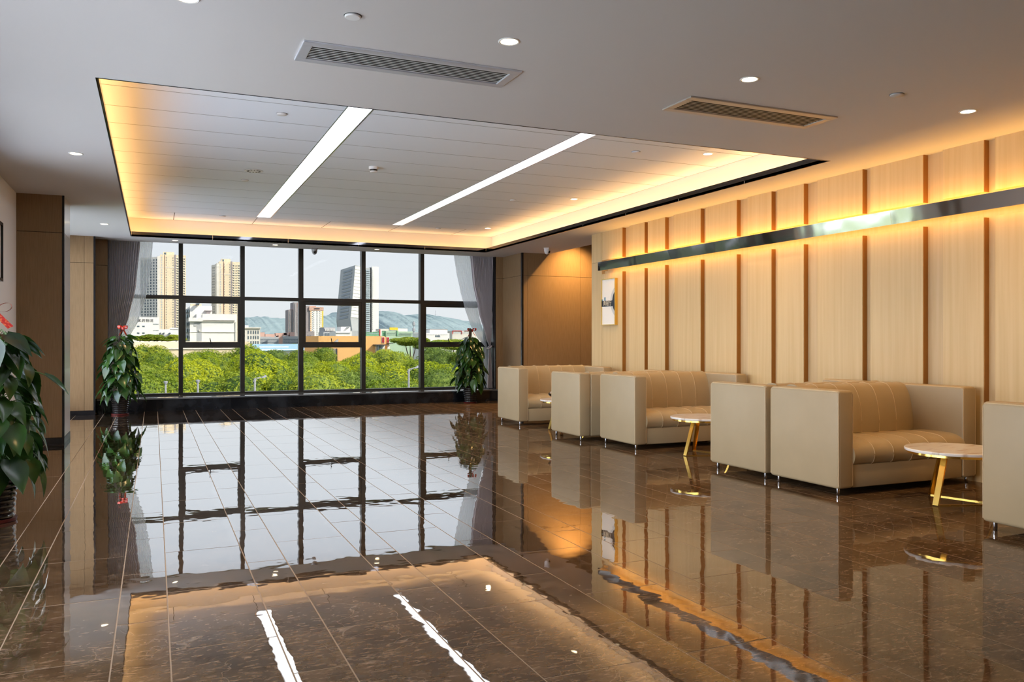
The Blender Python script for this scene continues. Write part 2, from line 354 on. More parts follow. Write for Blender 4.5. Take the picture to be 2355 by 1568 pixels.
# ------------------------------------------------------------------ FLOOR
fl = box('floor', 'grout', -1.7, 9.6, -6.2, 16.2, -0.15, -0.0007)
struct(fl, 'polished brown marble tile floor', 'floor')
GAP = 0.006; LT = 0.81
tiles = []
k0 = -4
for k in range(k0, 17):
    xa = 0.057 + 0.6067 * k
    for (x0, x1, off) in ((xa, xa + 0.404, 3.46), (xa + 0.404, xa + 0.6067, 3.86)):
        j = -12
        while off + LT * j < 15.4:
            y0 = off + LT * j; y1 = y0 + LT; j += 1
            if y1 < -6 or x1 < -1.45 or x0 > 9.4: continue
            a0, a1, b0, b1 = max(x0, -1.45), min(x1, 9.4), max(y0, -6), min(y1, 15.32)
            if a1 - a0 < 0.02 or b1 - b0 < 0.02: continue
            ps = [project(x, y, 0) for x, y in ((a0, b0), (a1, b0), (a1, b1), (a0, b1))]
            ar = 0
            if all(ps):
                cx_ = sum(p[0] for p in ps) / 4; cy_ = sum(p[1] for p in ps) / 4
                if -60 < cx_ < 2415 and cy_ < 1640:
                    ar = abs(sum(ps[i][0] * ps[(i + 1) % 4][1] - ps[(i + 1) % 4][0] * ps[i][1] for i in range(4))) / 2
                    if a0 > 6.45 and b1 < 11.7: ar = 0
            tiles.append((ar, a0, a1, b0, b1))
tiles.sort(key=lambda q: -q[0])
tmesh = {}; rest = MB()
for i, (ar, a0, a1, b0, b1) in enumerate(tiles):
    if i < 300 and ar > 40:
        key = (round(a1 - a0, 3), round(b1 - b0, 3))
        if key not in tmesh:
            hx, hy = (a1 - a0 - GAP) / 2, (b1 - b0 - GAP) / 2
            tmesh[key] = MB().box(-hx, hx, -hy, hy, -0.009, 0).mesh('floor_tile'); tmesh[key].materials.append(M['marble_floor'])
        link('floor_tile', tmesh[key], None, fl, ((a0 + a1) / 2, (b0 + b1) / 2, 0), (random.gauss(0, 0.0005), random.gauss(0, 0.0007), 0))
    else: rest.box(a0 + GAP / 2, a1 - GAP / 2, b0 + GAP / 2, b1 - GAP / 2, -0.009, 0)
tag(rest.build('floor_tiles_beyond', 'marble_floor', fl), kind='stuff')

# ------------------------------------------------------------------ CEILING
cb = MB()
PX0, PX1, PY0, PY1 = -0.335, 5.85, 5.97, 14.75
for b_ in ((-1.65, 6.6, -6.2, PY0), (-1.65, PX0, PY0, PY1), (PX1, 6.6, PY0, 11.66), (PX1, 7.05, 11.66, PY1), (-1.65, 7.05, PY1, 15.5)):
    cb.box(b_[0], b_[1], b_[2], b_[3], H, H + 0.03)
ceil = cb.build('ceiling', 'ceiling_white'); struct(ceil, 'plain white lowered ceiling around a recessed tray', 'ceiling')
SET = 0.18
# lip, ledge and fascia of the tray
def lip(x0, x1, y0, y1): return box('tray_lip', 'dark_mirror', x0, x1, y0, y1, H - 0.002, H + 0.078, ceil)
lip(PX0 - 0.012, PX0, PY0, PY1); lip(PX0 - 0.012, PX1 + 0.012, PY0 - 0.012, PY0)
y = PY0
while y < PY1 - 0.01:                                   # lip plates along the right and window sides, with joints
    y2 = min(y + 1.22, PY1); lip(PX1, PX1 + 0.012, y + 0.002, y2 - 0.002); y = y2
x = PX0
while x < PX1 - 0.01:
    x2 = min(x + 1.24, PX1); lip(x + 0.002, x2 - 0.002, PY1, PY1 + 0.012); x = x2
FX0, FX1, FY0, FY1 = PX0 - SET, PX1 + SET, PY0 - SET, PY1 + SET
for n_, b_ in (('l', (FX0 - .03, FX0, FY0, FY1)), ('r', (FX1, FX1 + .03, FY0, FY1)), ('f', (FX0, FX1, FY0 - .03, FY0)), ('b', (FX0, FX1, FY1, FY1 + .03))):
    box('tray_fascia', 'fascia_cream', *b_, H + 0.03, ZP + 0.05, ceil)
box('tray_backing', 'joint_shadow', FX0, FX1, FY0, FY1, ZP + 0.0006, ZP + 0.06, ceil)
# ceiling panels in rows between the two light strips
S1 = (1.535, 1.760); S2 = (3.805, 3.985)
edges = [FY0 + 0.005]; yy = 7.26 - 0.62
rows_y = [FY0, 6.64] + [7.26 + 0.62 * i for i in range(12)] + [FY1]
rows_y = sorted(set(round(q, 3) for q in rows_y if FY0 <= q <= FY1))
G = 0.010
for i in range(len(rows_y) - 1):
    y0, y1 = rows_y[i] + G / 2, rows_y[i + 1] - G / 2
    if i == len(rows_y) - 2:
        xs = [FX0, 0.30, 1.56, 2.75, 3.97, 5.20, FX1]
        for a, b in zip(xs, xs[1:]): box('ceiling_panel', 'panel_white', a + G / 2, b - G / 2, y0, y1, ZP, ZP + 0.006, ceil)
    else:
        for a, b in ((FX0, S1[0]), (S1[1], S2[0]), (S2[1], FX1)):
            box('ceiling_panel', 'panel_white', a + (G / 2), b - (G / 2), y0, y1, ZP, ZP + 0.006, ceil)
YS1 = rows_y[-2] - 0.02
# roof slab above everything
rf = box('roof', 'white_paint', -1.9, 9.8, -6.4, 16.3, 3.62, 3.8); struct(rf, 'flat structural roof slab above the ceiling', 'roof')

# the tray's light strips hidden on the ledge
for n_, loc, d, ln, ax in (('right', (FX1 - 0.07, (PY0 + PY1) / 2, H + 0.045), (-0.45, 0, 1), PY1 - PY0, (0, 1, 0)), ('left', (FX0 + 0.07, (PY0 + PY1) / 2, H + 0.045), (0.45, 0, 1), PY1 - PY0, (0, 1, 0)),
                           ('window', ((PX0 + PX1) / 2, FY1 - 0.07, H + 0.045), (0, -0.45, 1), PX1 - PX0, (1, 0, 0))):
    s_ = empty('cove_light', loc)
    tag(s_, {'right': 'warm concealed light strip along the tray edge nearest the slatted wall', 'left': 'warm concealed light strip along the tray edge nearest the left wall',
             'window': 'warm concealed light strip along the tray edge nearest the window'}[n_], 'light strip', 'concealed tray lights')
    hx, hy = (ln / 2, 0.012) if ax[0] else (0.012, ln / 2)
    box('led_tape', 'led_orange', -hx, hx, -hy, hy, -0.012, -0.004, s_)
    pw = P_COVE * ln / 8.8 * {'right': 1.05, 'left': 1.0, 'window': 0.5}[n_]
    o = area('cove_glow', (0, 0, 0), d, ln, 0.04, pw, (1.0, 0.49, 0.17), ax, s_)

# two cool white strip lights
for (xa, xb), lab in ((S1, 'cool white ceiling light strip, the wider one on the left'), (S2, 'cool white ceiling light strip on the right, nearer the slatted wall')):
    s_ = empty('strip_light', ((xa + xb) / 2, (FY0 + YS1) / 2, ZP)); tag(s_, lab, 'ceiling light', 'recessed strip lights')
    hx = (xb - xa) / 2; hy = (YS1 - FY0) / 2 - 0.02
    box('diffuser', 'led_cool', -hx + 0.008, hx - 0.008, -hy, hy, -0.001, 0.004, s_)
    for sx_ in (-1, 1): box('frame_rail', 'chrome', sx_ * hx - 0.004, sx_ * hx + 0.004, -hy, hy, -0.004, 0.004, s_)
    area('strip_glow', (0, 0, -0.01), (0, 0, -1), 2 * hy, 2 * hx - 0.03, 30.0, (0.86, 0.92, 1.0), (0, 1, 0), s_)

# ------------------------------------------------------------------ WALLS
# left wall; its out-of-view windows are added to let in daylight
wl = MB()
wl.box(-1.65, -1.45, -6.2, 2.4, 0, 3.62).box(-1.65, -1.45, 8.85, 11.76, 0, 3.62).box(-1.65, -1.45, 14.97, 16.2, 0, 3.62)
for ya, yb, zh in ((2.4, 8.85, 2.65), (11.76, 14.97, 2.84)): wl.box(-1.65, -1.45, ya, yb, 0, 0.12).box(-1.65, -1.45, ya, yb, zh, 3.62)
wl = wl.build('wall_left', 'white_paint'); struct(wl, 'white painted wall at the left edge', 'wall')
wf = box('wall_front', 'white_paint', -1.65, 9.6, -6.4, -6.2, 0, 3.62); struct(wf, 'white wall behind the camera', 'wall')
for i, (y0, y1) in enumerate(((2.4, 5.6), (5.6, 8.85), (11.76, 14.97))):
    zh = (2.65, 2.65, 2.84)[i]
    fr = MB().box(-1.6, -1.5, y0, y1, 0.12, 0.18).box(-1.6, -1.5, y0, y1, zh - 0.06, zh).box(-1.6, -1.5, y0, y0 + 0.06, 0.18, zh - 0.06).box(-1.6, -1.5, y1 - 0.06, y1, 0.18, zh - 0.06)
    f = fr.build('window_%d' % (7 + i), 'bronze_frame'); struct(f, 'added side window in the left wall for daylight, %s' % ('nearest the camera', 'just past the near plant', 'hidden behind the brown column')[i], 'window')
    box('pane', 'glass', -1.556, -1.55, y0 + 0.06, y1 - 0.06, 0.18, zh - 0.06, f)
# column clad in brown panels
col = box('wall_column', 'black_trim', -1.45, -0.985, 10.98, 11.72, 0, H); struct(col, 'brown panelled column at the end of the white left wall', 'column')
SEAM = 2.465
for z0, z1 in ((0.075, SEAM - 0.003), (SEAM + 0.003, H)):
    box('panel', 'brown_panel', -1.449, -0.985, 10.955, 10.98, z0, z1, col)
    box('panel', 'pale_panel_gloss', -0.985, -0.966, 10.985, 11.72, z0, z1, col)
box('corner_trim', 'black_trim', -0.985, -0.962, 10.951, 10.981, 0, H, col)
box('baseboard', 'black_trim', -1.449, -0.985, 10.953, 10.98, 0, 0.07, col); box('baseboard', 'black_trim', -0.985, -0.963, 10.985, 11.72, 0, 0.07, col)
# panelled wall at the left of the window
wb = box('wall_back_left', 'black_trim', -1.45, -0.893, 15.03, 16.2, 0, 3.62); struct(wb, 'brown panelled wall left of the grey curtain', 'wall')
for xa, xb in ((-1.449, -1.035), (-1.031, -0.90)):
    for z0, z1 in ((0.075, SEAM - 0.003), (SEAM + 0.003, H)): box('panel', 'brown_panel', xa, xb, 15.0, 15.03, z0, z1, wb)
box('corner_trim', 'black_trim', -0.90, -0.872, 14.997, 15.04, 0, H, wb)
box('baseboard', 'black_trim', -1.449, -0.90, 14.998, 15.03, 0, 0.07, wb)
wj = box('wall_jamb', 'black_trim', -0.893, -0.715, 15.43, 16.2, 0.0, 3.62, None); struct(wj, 'narrow brown panel strip beside the left grey curtain', 'wall')
for z0, z1 in ((0.235, SEAM - 0.003), (SEAM + 0.003, H)): box('panel', 'brown_panel', -0.892, -0.712, 15.40, 15.43, z0, z1, wj)
# low black marble wall under the window
ws = box('wall_sill', 'black_trim', -0.872, 6.49, 15.34, 16.2, 0, 0.205); struct(ws, 'low black marble wall under the big window', 'wall')
xs = [-0.872, 0.42, 1.62, 2.82, 4.02, 5.22, 6.49]
for a, b in zip(xs, xs[1:]):
    box('marble_slab', 'black_marble', a + 0.001, b - 0.001, 15.32, 15.34, 0, 0.205, ws)
    box('sill_slab', 'sill_marble', a + 0.001, b - 0.001, 15.31, 16.12, 0.205, 0.23, ws, )
# wall above the window head and behind the curtain track
wh = box('wall_head', 'white_paint', -0.9, 6.6, 16.1, 16.25, 3.1, 3.62); struct(wh, 'white wall strip above the window', 'wall')
box('track_cover', 'white_paint', -0.9, 6.6, 15.5, 16.1, 3.08, 3.1, wh); box('track_board', 'ceiling_white', -0.9, 6.6, 15.49, 15.505, H, 3.1, wh)
box('wall_cap', 'white_paint', -0.9, 6.6, 15.5, 16.25, 3.1, 3.12, wh)
# panelled corner and alcove at the right of the window
wr = MB().box(6.52, 9.6, 14.53, 16.2, 0, 3.62).box(6.36, 6.52, 15.48, 16.2, 0, 3.62).box(9.4, 9.6, 11.5, 14.53, 0, 3.62)
wr = wr.build('wall_back_right', 'black_trim'); struct(wr, 'brown panelled wall right of the window, lit warm at its top', 'wall')
for z0, z1 in ((0.0, SEAM - 0.003), (SEAM + 0.003, H)):
    box('panel', 'brown_panel', 6.345, 6.50, 15.45, 15.48, z0, z1, wr)
    box('panel', 'brown_panel', 6.50, 6.52, 14.55, 15.45, z0, z1, wr)
for xa, xb in ((6.525, 6.606), (6.610, 7.759), (7.763, 8.9), (8.904, 9.4)):
    for z0, z1 in ((0.0, SEAM - 0.003), (SEAM + 0.003, 3.45)): box('panel', 'brown_panel', xa, xb, 14.50, 14.53, z0, z1, wr)
box('corner_trim', 'black_trim', 6.49, 6.525, 14.497, 14.55, 0, H, wr)
box('corner_trim', 'black_trim', 6.325, 6.345, 15.455, 15.49, 0, H, wr)
ac = MB().box(7.05, 9.6, 11.5, 14.6, 3.45, 3.5).box(7.05, 7.08, 11.66, 14.5, H + 0.0, 3.5); ac = ac.build('ceiling_alcove', 'ceiling_white'); struct(ac, 'raised ceiling of the side alcove', 'ceiling')
# slatted maple wall on the right
WX = 6.50; PF = 6.442
wr2 = MB().box(WX, 6.7, -6.2, 11.65, 0, 3.62).box(6.7, 9.6, 11.45, 11.65, 0, 3.62)
wr2 = wr2.build('wall_right', 'maple_recess_shade'); struct(wr2, 'slatted maple wall behind the sofas', 'wall')
mains = [(10.733, 11.343), (11.347, 11.65), (10.12, 10.53), (9.602, 10.034), (8.794, 9.395), (8.077, 8.689), (7.465, 7.874), (6.954, 7.369), (6.146, 6.752), (5.441, 6.048), (4.837, 5.234), (4.33, 4.735)]
y = 4.33
for gp, wd in ((0.2, 0.6), (0.1, 0.6), (0.2, 0.4), (0.1, 0.4)) * 3:
    y1 = y - gp; y0 = y1 - wd; mains.append((y0, y1)); y = y0
BZ0, BZ1 = 2.283, 2.412
for i, (y0, y1) in enumerate(mains):
    k = 0.9975; y0 *= k; y1 *= k
    if y1 * 1 > 11.5: y1 = 11.65
    zc = ((0.0, 2.245), (2.462, H)) if i != 1 else ((0.0, 2.438), (2.442, H))
    for z0, z1 in zc:
        p = box('wall_panel', 'maple', PF, WX, y0 + 0.0015, y1 - 0.0015, z0, z1, wr2)
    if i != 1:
        for z0, z1 in zc: box('edge_strip', 'edge_glow_tint', PF + 0.004, WX, y0 - 0.0035, y0 + 0.0015, z0, z1, wr2)

# ------------------------------------------------------------------ MAIN WINDOW
YG = 16.06
mul = [(0.409, 0.481), (1.467, 1.544), (2.527, 2.611), (3.729, 3.809), (4.926, 5.005)]
bays = [(-0.80, 0.409), (0.481, 1.467), (1.544, 2.527), (2.611, 3.729), (3.809, 4.926), (5.005, 6.40)]
for i, (x0, x1) in enumerate(bays):
    fr = MB().box(x0, x1, 16.0, 16.12, 0.23, 0.262).box(x0, x1, 16.0, 16.12, 3.04, 3.1)
    wn = fr.build('window_%d' % (i + 1), 'bronze_frame')
    struct(wn, ('leftmost bay of the big window, beside the left curtain', 'second bay of the big window from the left, with an opening sash', 'third bay of the big window from the left, undivided below',
                'fourth bay of the big window from the left, with an opening sash', 'fifth bay of the big window from the left, undivided below', 'rightmost bay of the big window, beside the right curtain')[i], 'window')
    if i < 5: box('mullion', 'bronze_frame', mul[i][0], mul[i][1], 16.0, 16.14, 0.23, 3.1, wn)
    if i == 0: box('mullion', 'bronze_frame', x0 - 0.05, x0, 16.0, 16.14, 0.23, 3.1, wn)
    if i == 5: box('mullion', 'bronze_frame', x1, x1 + 0.05, 16.0, 16.14, 0.23, 3.1, wn)
    box('transom', 'bronze_frame', x0, x1, 16.0, 16.12, 1.955, 2.018, wn)
    box('pane', 'tinted_glass', x0, x1, YG, YG + 0.006, 2.018, 3.04, wn)
    if i in (1, 3, 5):
        box('transom', 'bronze_frame', x0, x1, 16.0, 16.12, 1.075, 1.13, wn)
        box('pane', 'tinted_glass', x0, x1, YG, YG + 0.006, 0.262, 1.075, wn)
        sh = MB(); fw = 0.045
        sh.box(x0, x1, 16.015, 16.09, 1.13, 1.18).box(x0, x1, 16.015, 16.09, 1.888, 1.955).box(x0, x0 + fw, 16.015, 16.09, 1.18, 1.888).box(x1 - fw, x1, 16.015, 16.09, 1.18, 1.888)
        sh = sh.build('sash', 'bronze_frame', wn)
        box('pane', 'tinted_glass', x0 + fw, x1 - fw, YG, YG + 0.006, 1.18, 1.888, sh)
        xm = (x0 + x1) / 2 - 0.02
        if i == 5: xm = 5.53
        MB().box(xm - 0.03, xm + 0.035, 15.985, 16.015, 1.155, 1.17).bar((xm, 15.99, 1.165), (xm - 0.02, 15.97, 1.25), 0.018, 0.012).build('handle', 'black_plastic', sh)
    else:
        box('pane', 'tinted_glass', x0, x1, YG, YG + 0.006, 0.262, 1.955, wn)

# ------------------------------------------------------------------ CURTAINS
def interp(pts, z):
    pts = sorted(pts, key=lambda p: p[1])
    if z <= pts[0][1]: return pts[0][0]
    for (xa, za), (xb, zb) in zip(pts, pts[1:]):
        if z <= zb:
            t = (z - za) / (zb - za); t2 = t * t * (3 - 2 * t) * 0.35 + t * 0.65
            return xa + (xb - xa) * t2
    return pts[-1][0]
def curtain(name, mat, A, B, folds, amp, Y0, ztie, label, zb, cat_group, tie_x):
    root = empty(name, (0, 0, 0)); rows = []; ns = folds * 8
    zs = [zb + (2.96 - zb) * i / 46 for i in range(47)]
    for z in zs:
        xa, xb = interp(A, z), interp(B, z); w_ = abs(xb - xa)
        r_ = []
        a_ = min(amp, w_ / folds * 1.3 + 0.006)
        for j in range(ns + 1):
            s_ = j / ns
            wob = 0.25 * math.sin(3.1 * z + 7 * s_) + 0.15 * math.sin(9 * s_)
            r_.append((xa + (xb - xa) * s_, Y0 + a_ * math.sin(2 * math.pi * folds * s_ + wob), z))
        rows.append(r_)
    MB().grid(rows).build('drape', mat, root, smooth=True)
    tag(root, label, 'curtain', cat_group)
    return root
SR = [(5.579, 2.96), (5.634, 2.606), (5.718, 2.23), (5.803, 1.914), (5.925, 1.554), (6.067, 1.307), (6.27, 1.071), (6.25, 0.9), (6.19, 0.6), (6.16, 0.24)]
GR = [(5.887, 2.96), (5.944, 2.395), (6.067, 1.804), (6.233, 1.262), (6.30, 1.084), (6.29, 0.95), (6.27, 0.6), (6.25, 0.24)]
ER = [(6.40, 2.96), (6.38, 2.0), (6.345, 1.4), (6.325, 1.07), (6.345, 0.7), (6.37, 0.24)]
SR2 = [(5.93, 2.96), (5.99, 2.395), (6.11, 1.804), (6.25, 1.262), (6.315, 1.07), (6.335, 0.7), (6.345, 0.24)]
cr_ = curtain('grey_curtain', 'grey_drape', GR, ER, 15, 0.05, 15.70, 1.07, 'pleated grey curtain tied back at the right end of the window', 0.24, 'grey curtains', 6.3)
cs_ = curtain('sheer_curtain', 'sheer_cloth', SR, SR2, 9, 0.018, 15.84, 1.07, 'white sheer curtain swept to the right behind the tied grey curtain', 0.24, 'sheer curtains', 6.3)
XO = 5.687
SL = [(-0.014, 2.96), (-0.05, 2.5), (-0.128, 1.973), (-0.243, 1.57), (-0.393, 1.253), (-0.58, 1.06), (-0.56, 0.8), (-0.50, 0.24)]
GL_ = [(-0.215, 2.96), (-0.284, 2.158), (-0.40, 1.60), (-0.52, 1.262), (-0.61, 1.06), (-0.60, 0.8), (-0.57, 0.24)]
EL = [(-0.75, 2.96), (-0.745, 1.6), (-0.70, 1.06), (-0.74, 0.6), (-0.75, 0.24)]
SL2 = [(-0.25, 2.96), (-0.32, 2.158), (-0.44, 1.6), (-0.55, 1.262), (-0.625, 1.06), (-0.64, 0.7), (-0.65, 0.24)]
cl_ = curtain('grey_curtain', 'grey_drape', EL, GL_, 14, 0.05, 15.70, 1.06, 'pleated grey curtain tied back at the left end of the window', 0.24, 'grey curtains', -0.63)
cs2 = curtain('sheer_curtain', 'sheer_cloth', SL2, SL, 8, 0.018, 15.84, 1.06, 'white sheer curtain swept to the left behind the tied grey curtain', 0.24, 'sheer curtains', -0.63)
def tieback(root, x0, x1, xe, z):
    pts = []
    for i in range(20):
        a = 2 * math.pi * i / 20
        pts.append(((x0 + x1) / 2 + (x1 - x0) / 2 * 1.25 * math.cos(a), 15.72 + 0.075 * math.sin(a), z + 0.03 * math.cos(a) * (1 if xe > x0 else -1)))
    mb = MB().tube(pts, 0.012, 6, closed=True); mb.tube([((x0 + x1) / 2, 15.72, z), (xe, 15.74, z + 0.04)], 0.01, 6)
    mb.build('tieback', 'grey_drape', root, smooth=True)
tieback(cr_, 6.27, 6.34, 6.40, 1.07); tieback(cl_, -0.65, -0.59, -0.71, 1.06)

# ------------------------------------------------------------------ SOFAS
def seam_profile(prof, x, r=0.0035):
    return MB().tube([(x, a, b) for a, b in prof], r, 5)
def puffed(prof, x0, x1, nseg, depth):
    rows = []; ns = 8
    nrm = []
    for i in range(len(prof)):
        a = prof[max(i - 1, 0)]; b = prof[min(i + 1, len(prof) - 1)]; d = Vector((b[0] - a[0], b[1] - a[1])).normalized(); nrm.append((-d.y, d.x))
    for k in range(nseg * ns + 1):
        t = (k % ns) / ns; x = x0 + (x1 - x0) * k / (nseg * ns)
        dp = depth * (1 - (1 - abs(2 * t - 1) ** 5)) if k % ns else depth
        rows.append([(x, p[0] - n[0] * dp, p[1] - n[1] * dp) for p, n in zip(prof, nrm)])
    g = MB().grid(rows); n = len(prof)
    g.f += [tuple(range(n)), tuple(range(len(g.v) - n, len(g.v)))[::-1]]
    return g
def bez(pts, n=4):
    o = []
    for i in range(len(pts) - 1):
        p0 = pts[max(i - 1, 0)]; p1 = pts[i]; p2 = pts[i + 1]; p3 = pts[min(i + 2, len(pts) - 1)]
        for k in range(n):
            t = k / n
            o.append(tuple(0.5 * (2 * p1[j] + (p2[j] - p0[j]) * t + (2 * p0[j] - 5 * p1[j] + 4 * p2[j] - p3[j]) * t * t + (3 * p1[j] - p0[j] - 3 * p2[j] + p3[j]) * t ** 3) for j in range(2)))
    return o + [pts[-1]]
def make_sofa():
    root = empty('two_seat_sofa')
    D = 0.385; W = 0.765; A = 0.155
    for s in (-1, 1):
        x0, x1 = (-W, -W + A) if s < 0 else (W - A, W)
        mb = MB().rbox(x0, x1, -D, D, 0.055, 0.812, 0.022, 4)
        mb.v = [(x, y, z + 0.008 * max(0, 1 - ((x - (x0 + x1) / 2) / (A / 2)) ** 2) if z > 0.78 else z) for x, y, z in mb.v]
        arm = mb.build('arm', 'leather', root, smooth=True)
        xo = x0 - 0.0005 if s < 0 else x1 + 0.0005
        MB().tube([(xo + s * -0.006, -D + 0.006, 0.075), (xo - s * 0.006, -D + 0.006, 0.79), (xo - s * 0.006, -D + 0.03, 0.806), (xo - s * 0.006, D - 0.03, 0.806), (xo - s * 0.006, D - 0.006, 0.79), (xo - s * 0.006, D - 0.006, 0.075)], 0.004, 6).build('piping', 'leather_seam', arm, smooth=True)
        xi = x1 - 0.006 if s < 0 else x0 + 0.006
        MB().tube([(xi, -D + 0.006, 0.075), (xi, -D + 0.006, 0.79), (xi, -D + 0.03, 0.806), (xi, 0.2, 0.806)], 0.004, 6).build('piping', 'leather_seam', arm, smooth=True)
    MB().rbox(-W + A, W - A, -D + 0.012, 0.31, 0.055, 0.236, 0.012, 2).build('base_rail', 'leather', root, smooth=True)
    MB().rbox(-W + A - 0.004, W - A + 0.004, 0.27, D, 0.055, 0.805, 0.02, 3).build('back_panel', 'leather', root, smooth=True)
    ps = bez([(0.16, 0.40), (0.0, 0.418), (-0.18, 0.42), (-0.31, 0.408), (-0.375, 0.37), (-0.398, 0.315), (-0.388, 0.262), (-0.365, 0.237)])
    xw = W - A + 0.004
    seat = puffed(ps, -xw, xw, 6, 0.006).build('seat_cushion', 'leather', root, smooth=True)
    pb = bez([(0.372, 0.76), (0.365, 0.80), (0.325, 0.822), (0.265, 0.822), (0.205, 0.795), (0.160, 0.72), (0.135, 0.62), (0.123, 0.52), (0.122, 0.41)])
    back = puffed(pb, -xw, xw, 6, 0.006).build('back_cushion', 'leather', root, smooth=True)
    for k in range(1, 6):
        x = -xw + 2 * xw * k / 6
        def off(prof, d):
            r_ = []
            for i in range(len(prof)):
                a = prof[max(i - 1, 0)]; b = prof[min(i + 1, len(prof) - 1)]; dd = Vector((b[0] - a[0], b[1] - a[1])).normalized()
                r_.append((prof[i][0] + dd.y * d, prof[i][1] - dd.x * d))
            return r_
        seam_profile(off(ps, 0.0055), x, 0.003).build('seam', 'leather_seam', seat, smooth=True)
        seam_profile(off(pb, 0.0055), x, 0.003).build('seam', 'leather_seam', back, smooth=True)
    for sx_ in (-1, 1):
        for sy_ in (-1, 1):
            MB().lathe([(0.012, 0.0), (0.0135, 0.004), (0.0135, 0.057)], 12, (sx_ * (W - 0.05), sy_ * (D - 0.055), 0)).build('foot', 'chrome', root, smooth=True)
    return root
sofa0 = make_sofa()
sofas = [((5.605, 5.225), 0, 'tan leather sofa facing the camera, the one nearest it, with the nearest table in front'),
         ((5.605, 6.055), math.pi, 'tan leather sofa seen from behind, back to back with the nearest front-facing sofa'),
         ((5.605, 8.165), 0, 'tan leather sofa facing the camera in the middle of the row behind the second table'),
         ((5.43, 9.12), math.pi, 'tan leather sofa seen from behind, jutting out back to back with the middle sofa'),
         ((5.50, 11.08), 0, 'tan leather sofa facing the camera, farthest along the wall by the brown panels'),
         ((5.605, 3.255), math.pi, 'tan leather sofa cut off by the right edge of the picture')]
for i, ((x, y), rz, lab) in enumerate(sofas):
    o = sofa0 if i == 0 else copy_tree(sofa0)
    o.location = (x, y, 0); o.rotation_euler = (0, 0, rz); tag(o, lab, 'sofa', 'tan leather two-seat sofas')

# ------------------------------------------------------------------ TABLES
def make_table():
    root = empty('round_side_table'); RT = 0.35
    MB().lathe([(RT - 0.02, 0.377), (RT - 0.003, 0.379), (RT, 0.386), (RT, 0.396), (RT - 0.004, 0.400)], 64).build('tabletop', 'table_marble', root, smooth=True)
    MB().lathe([(RT - 0.022, 0.360), (RT - 0.018, 0.3605), (RT - 0.018, 0.3768), (RT - 0.022, 0.377)], 48).build('rim_band', 'gold', root, smooth=True)
    ft = [(-0.27, -0.05), (0.07, 0.27), (0.20, -0.22)]
    for (x, y) in ft:
        d = Vector((x, y, 0)).normalized(); side = Vector((-d.y, d.x, 0))
        MB().bar((x, y, 0.003), (x * 0.55, y * 0.55, 0.361), 0.042, 0.016, side).build('leg', 'gold', root)
    for a, b in ((1, 2), (2, 0)):
        MB().bar((ft[a][0], ft[a][1], 0.004), (ft[b][0], ft[b][1], 0.004), 0.03, 0.007, Vector((ft[b][1] - ft[a][1], -(ft[b][0] - ft[a][0]), 0))).build('floor_bar', 'gold', root)
    return root
tb0 = make_table()
for i, ((x, y), lab) in enumerate([((5.49, 4.34), 'round marble table with gold legs, nearest the camera'), ((5.36, 7.245), 'round marble table with gold legs, second from the camera'),
                                   ((5.2, 10.15), 'round marble table farthest away, carrying a bowl of red sweets')]):
    o = tb0 if i == 0 else copy_tree(tb0)
    o.location = (x, y, 0); tag(o, lab, 'table', 'round marble side tables')
bw = empty('glass_bowl', (5.11, 10.10, 0.4015)); tag(bw, 'clear glass bowl with red sweets on the farthest table', 'bowl')
MB().lathe([(0.05, 0.0), (0.11, 0.012), (0.16, 0.045), (0.18, 0.075), (0.176, 0.077), (0.155, 0.05), (0.105, 0.018), (0.05, 0.006)], 32).build('bowl_body', 'bowl_glass', bw, smooth=True)
MB().lathe([(0.176, 0.077), (0.15, 0.105), (0.09, 0.135), (0.03, 0.148), (0.03, 0.165), (0.0, 0.168)], 32, cap=False).build('lid', 'bowl_glass', bw, smooth=True)
cm = MB().lathe([(0.001, -0.018), (0.012, -0.014), (0.018, 0), (0.012, 0.014), (0.001, 0.018)], 10).add([(-0.04, -0.008, 0), (-0.017, 0, 0), (-0.04, 0.008, 0.003), (0.04, -0.008, 0), (0.017, 0, 0), (0.04, 0.008, 0.003)], [(0, 1, 2), (3, 4, 5)]).mesh('sweet', True); cm.materials.append(M['candy_red'])
for k, (x, y) in enumerate([(-0.09, -0.02), (-0.05, 0.04), (-0.04, -0.06), (0.0, 0.0), (0.05, 0.03), (0.06, -0.05), (0.0, 0.08), (-0.10, 0.05)]):
    tag(link('wrapped_sweet', cm, None, None, (5.11 + x, 10.10 + y, 0.4015 + 0.04), (0, 0, k * 0.9)), 'small red wrapped sweet inside the glass bowl', 'sweet', 'sweets in the glass bowl')

# ------------------------------------------------------------------ PLANTS
def leaf_mesh(L, Wd, curl, name='leaf'):
    n = 6; rows = []
    for i in range(n + 1):
        t = i / n
        wd = Wd * (math.sin(math.pi * min(1, (t * 0.93 + 0.07)) ** 0.62)) * (1 - 0.12 * t) if i < n else 0.0
        if i == 0: wd = Wd * 0.42
        z = -curl * t * t * L; x = L * t
        back = -0.10 * L if i == 0 else 0
        rows.append([(x + back, -wd, z + wd * 0.16), (x + back * .4, -wd * 0.55, z + wd * 0.02), (x, 0, z - 0.0), (x + back * .4, wd * 0.55, z + wd * 0.02), (x + back, wd, z + wd * 0.16)])
    me = MB().grid(rows).mesh(name, True); me.materials.append(M['pothos_leaf'])
    return me
leaves = [leaf_mesh(0.17, 0.062, 0.30), leaf_mesh(0.145, 0.055, 0.45), leaf_mesh(0.20, 0.068, 0.22), leaf_mesh(0.12, 0.046, 0.35)]
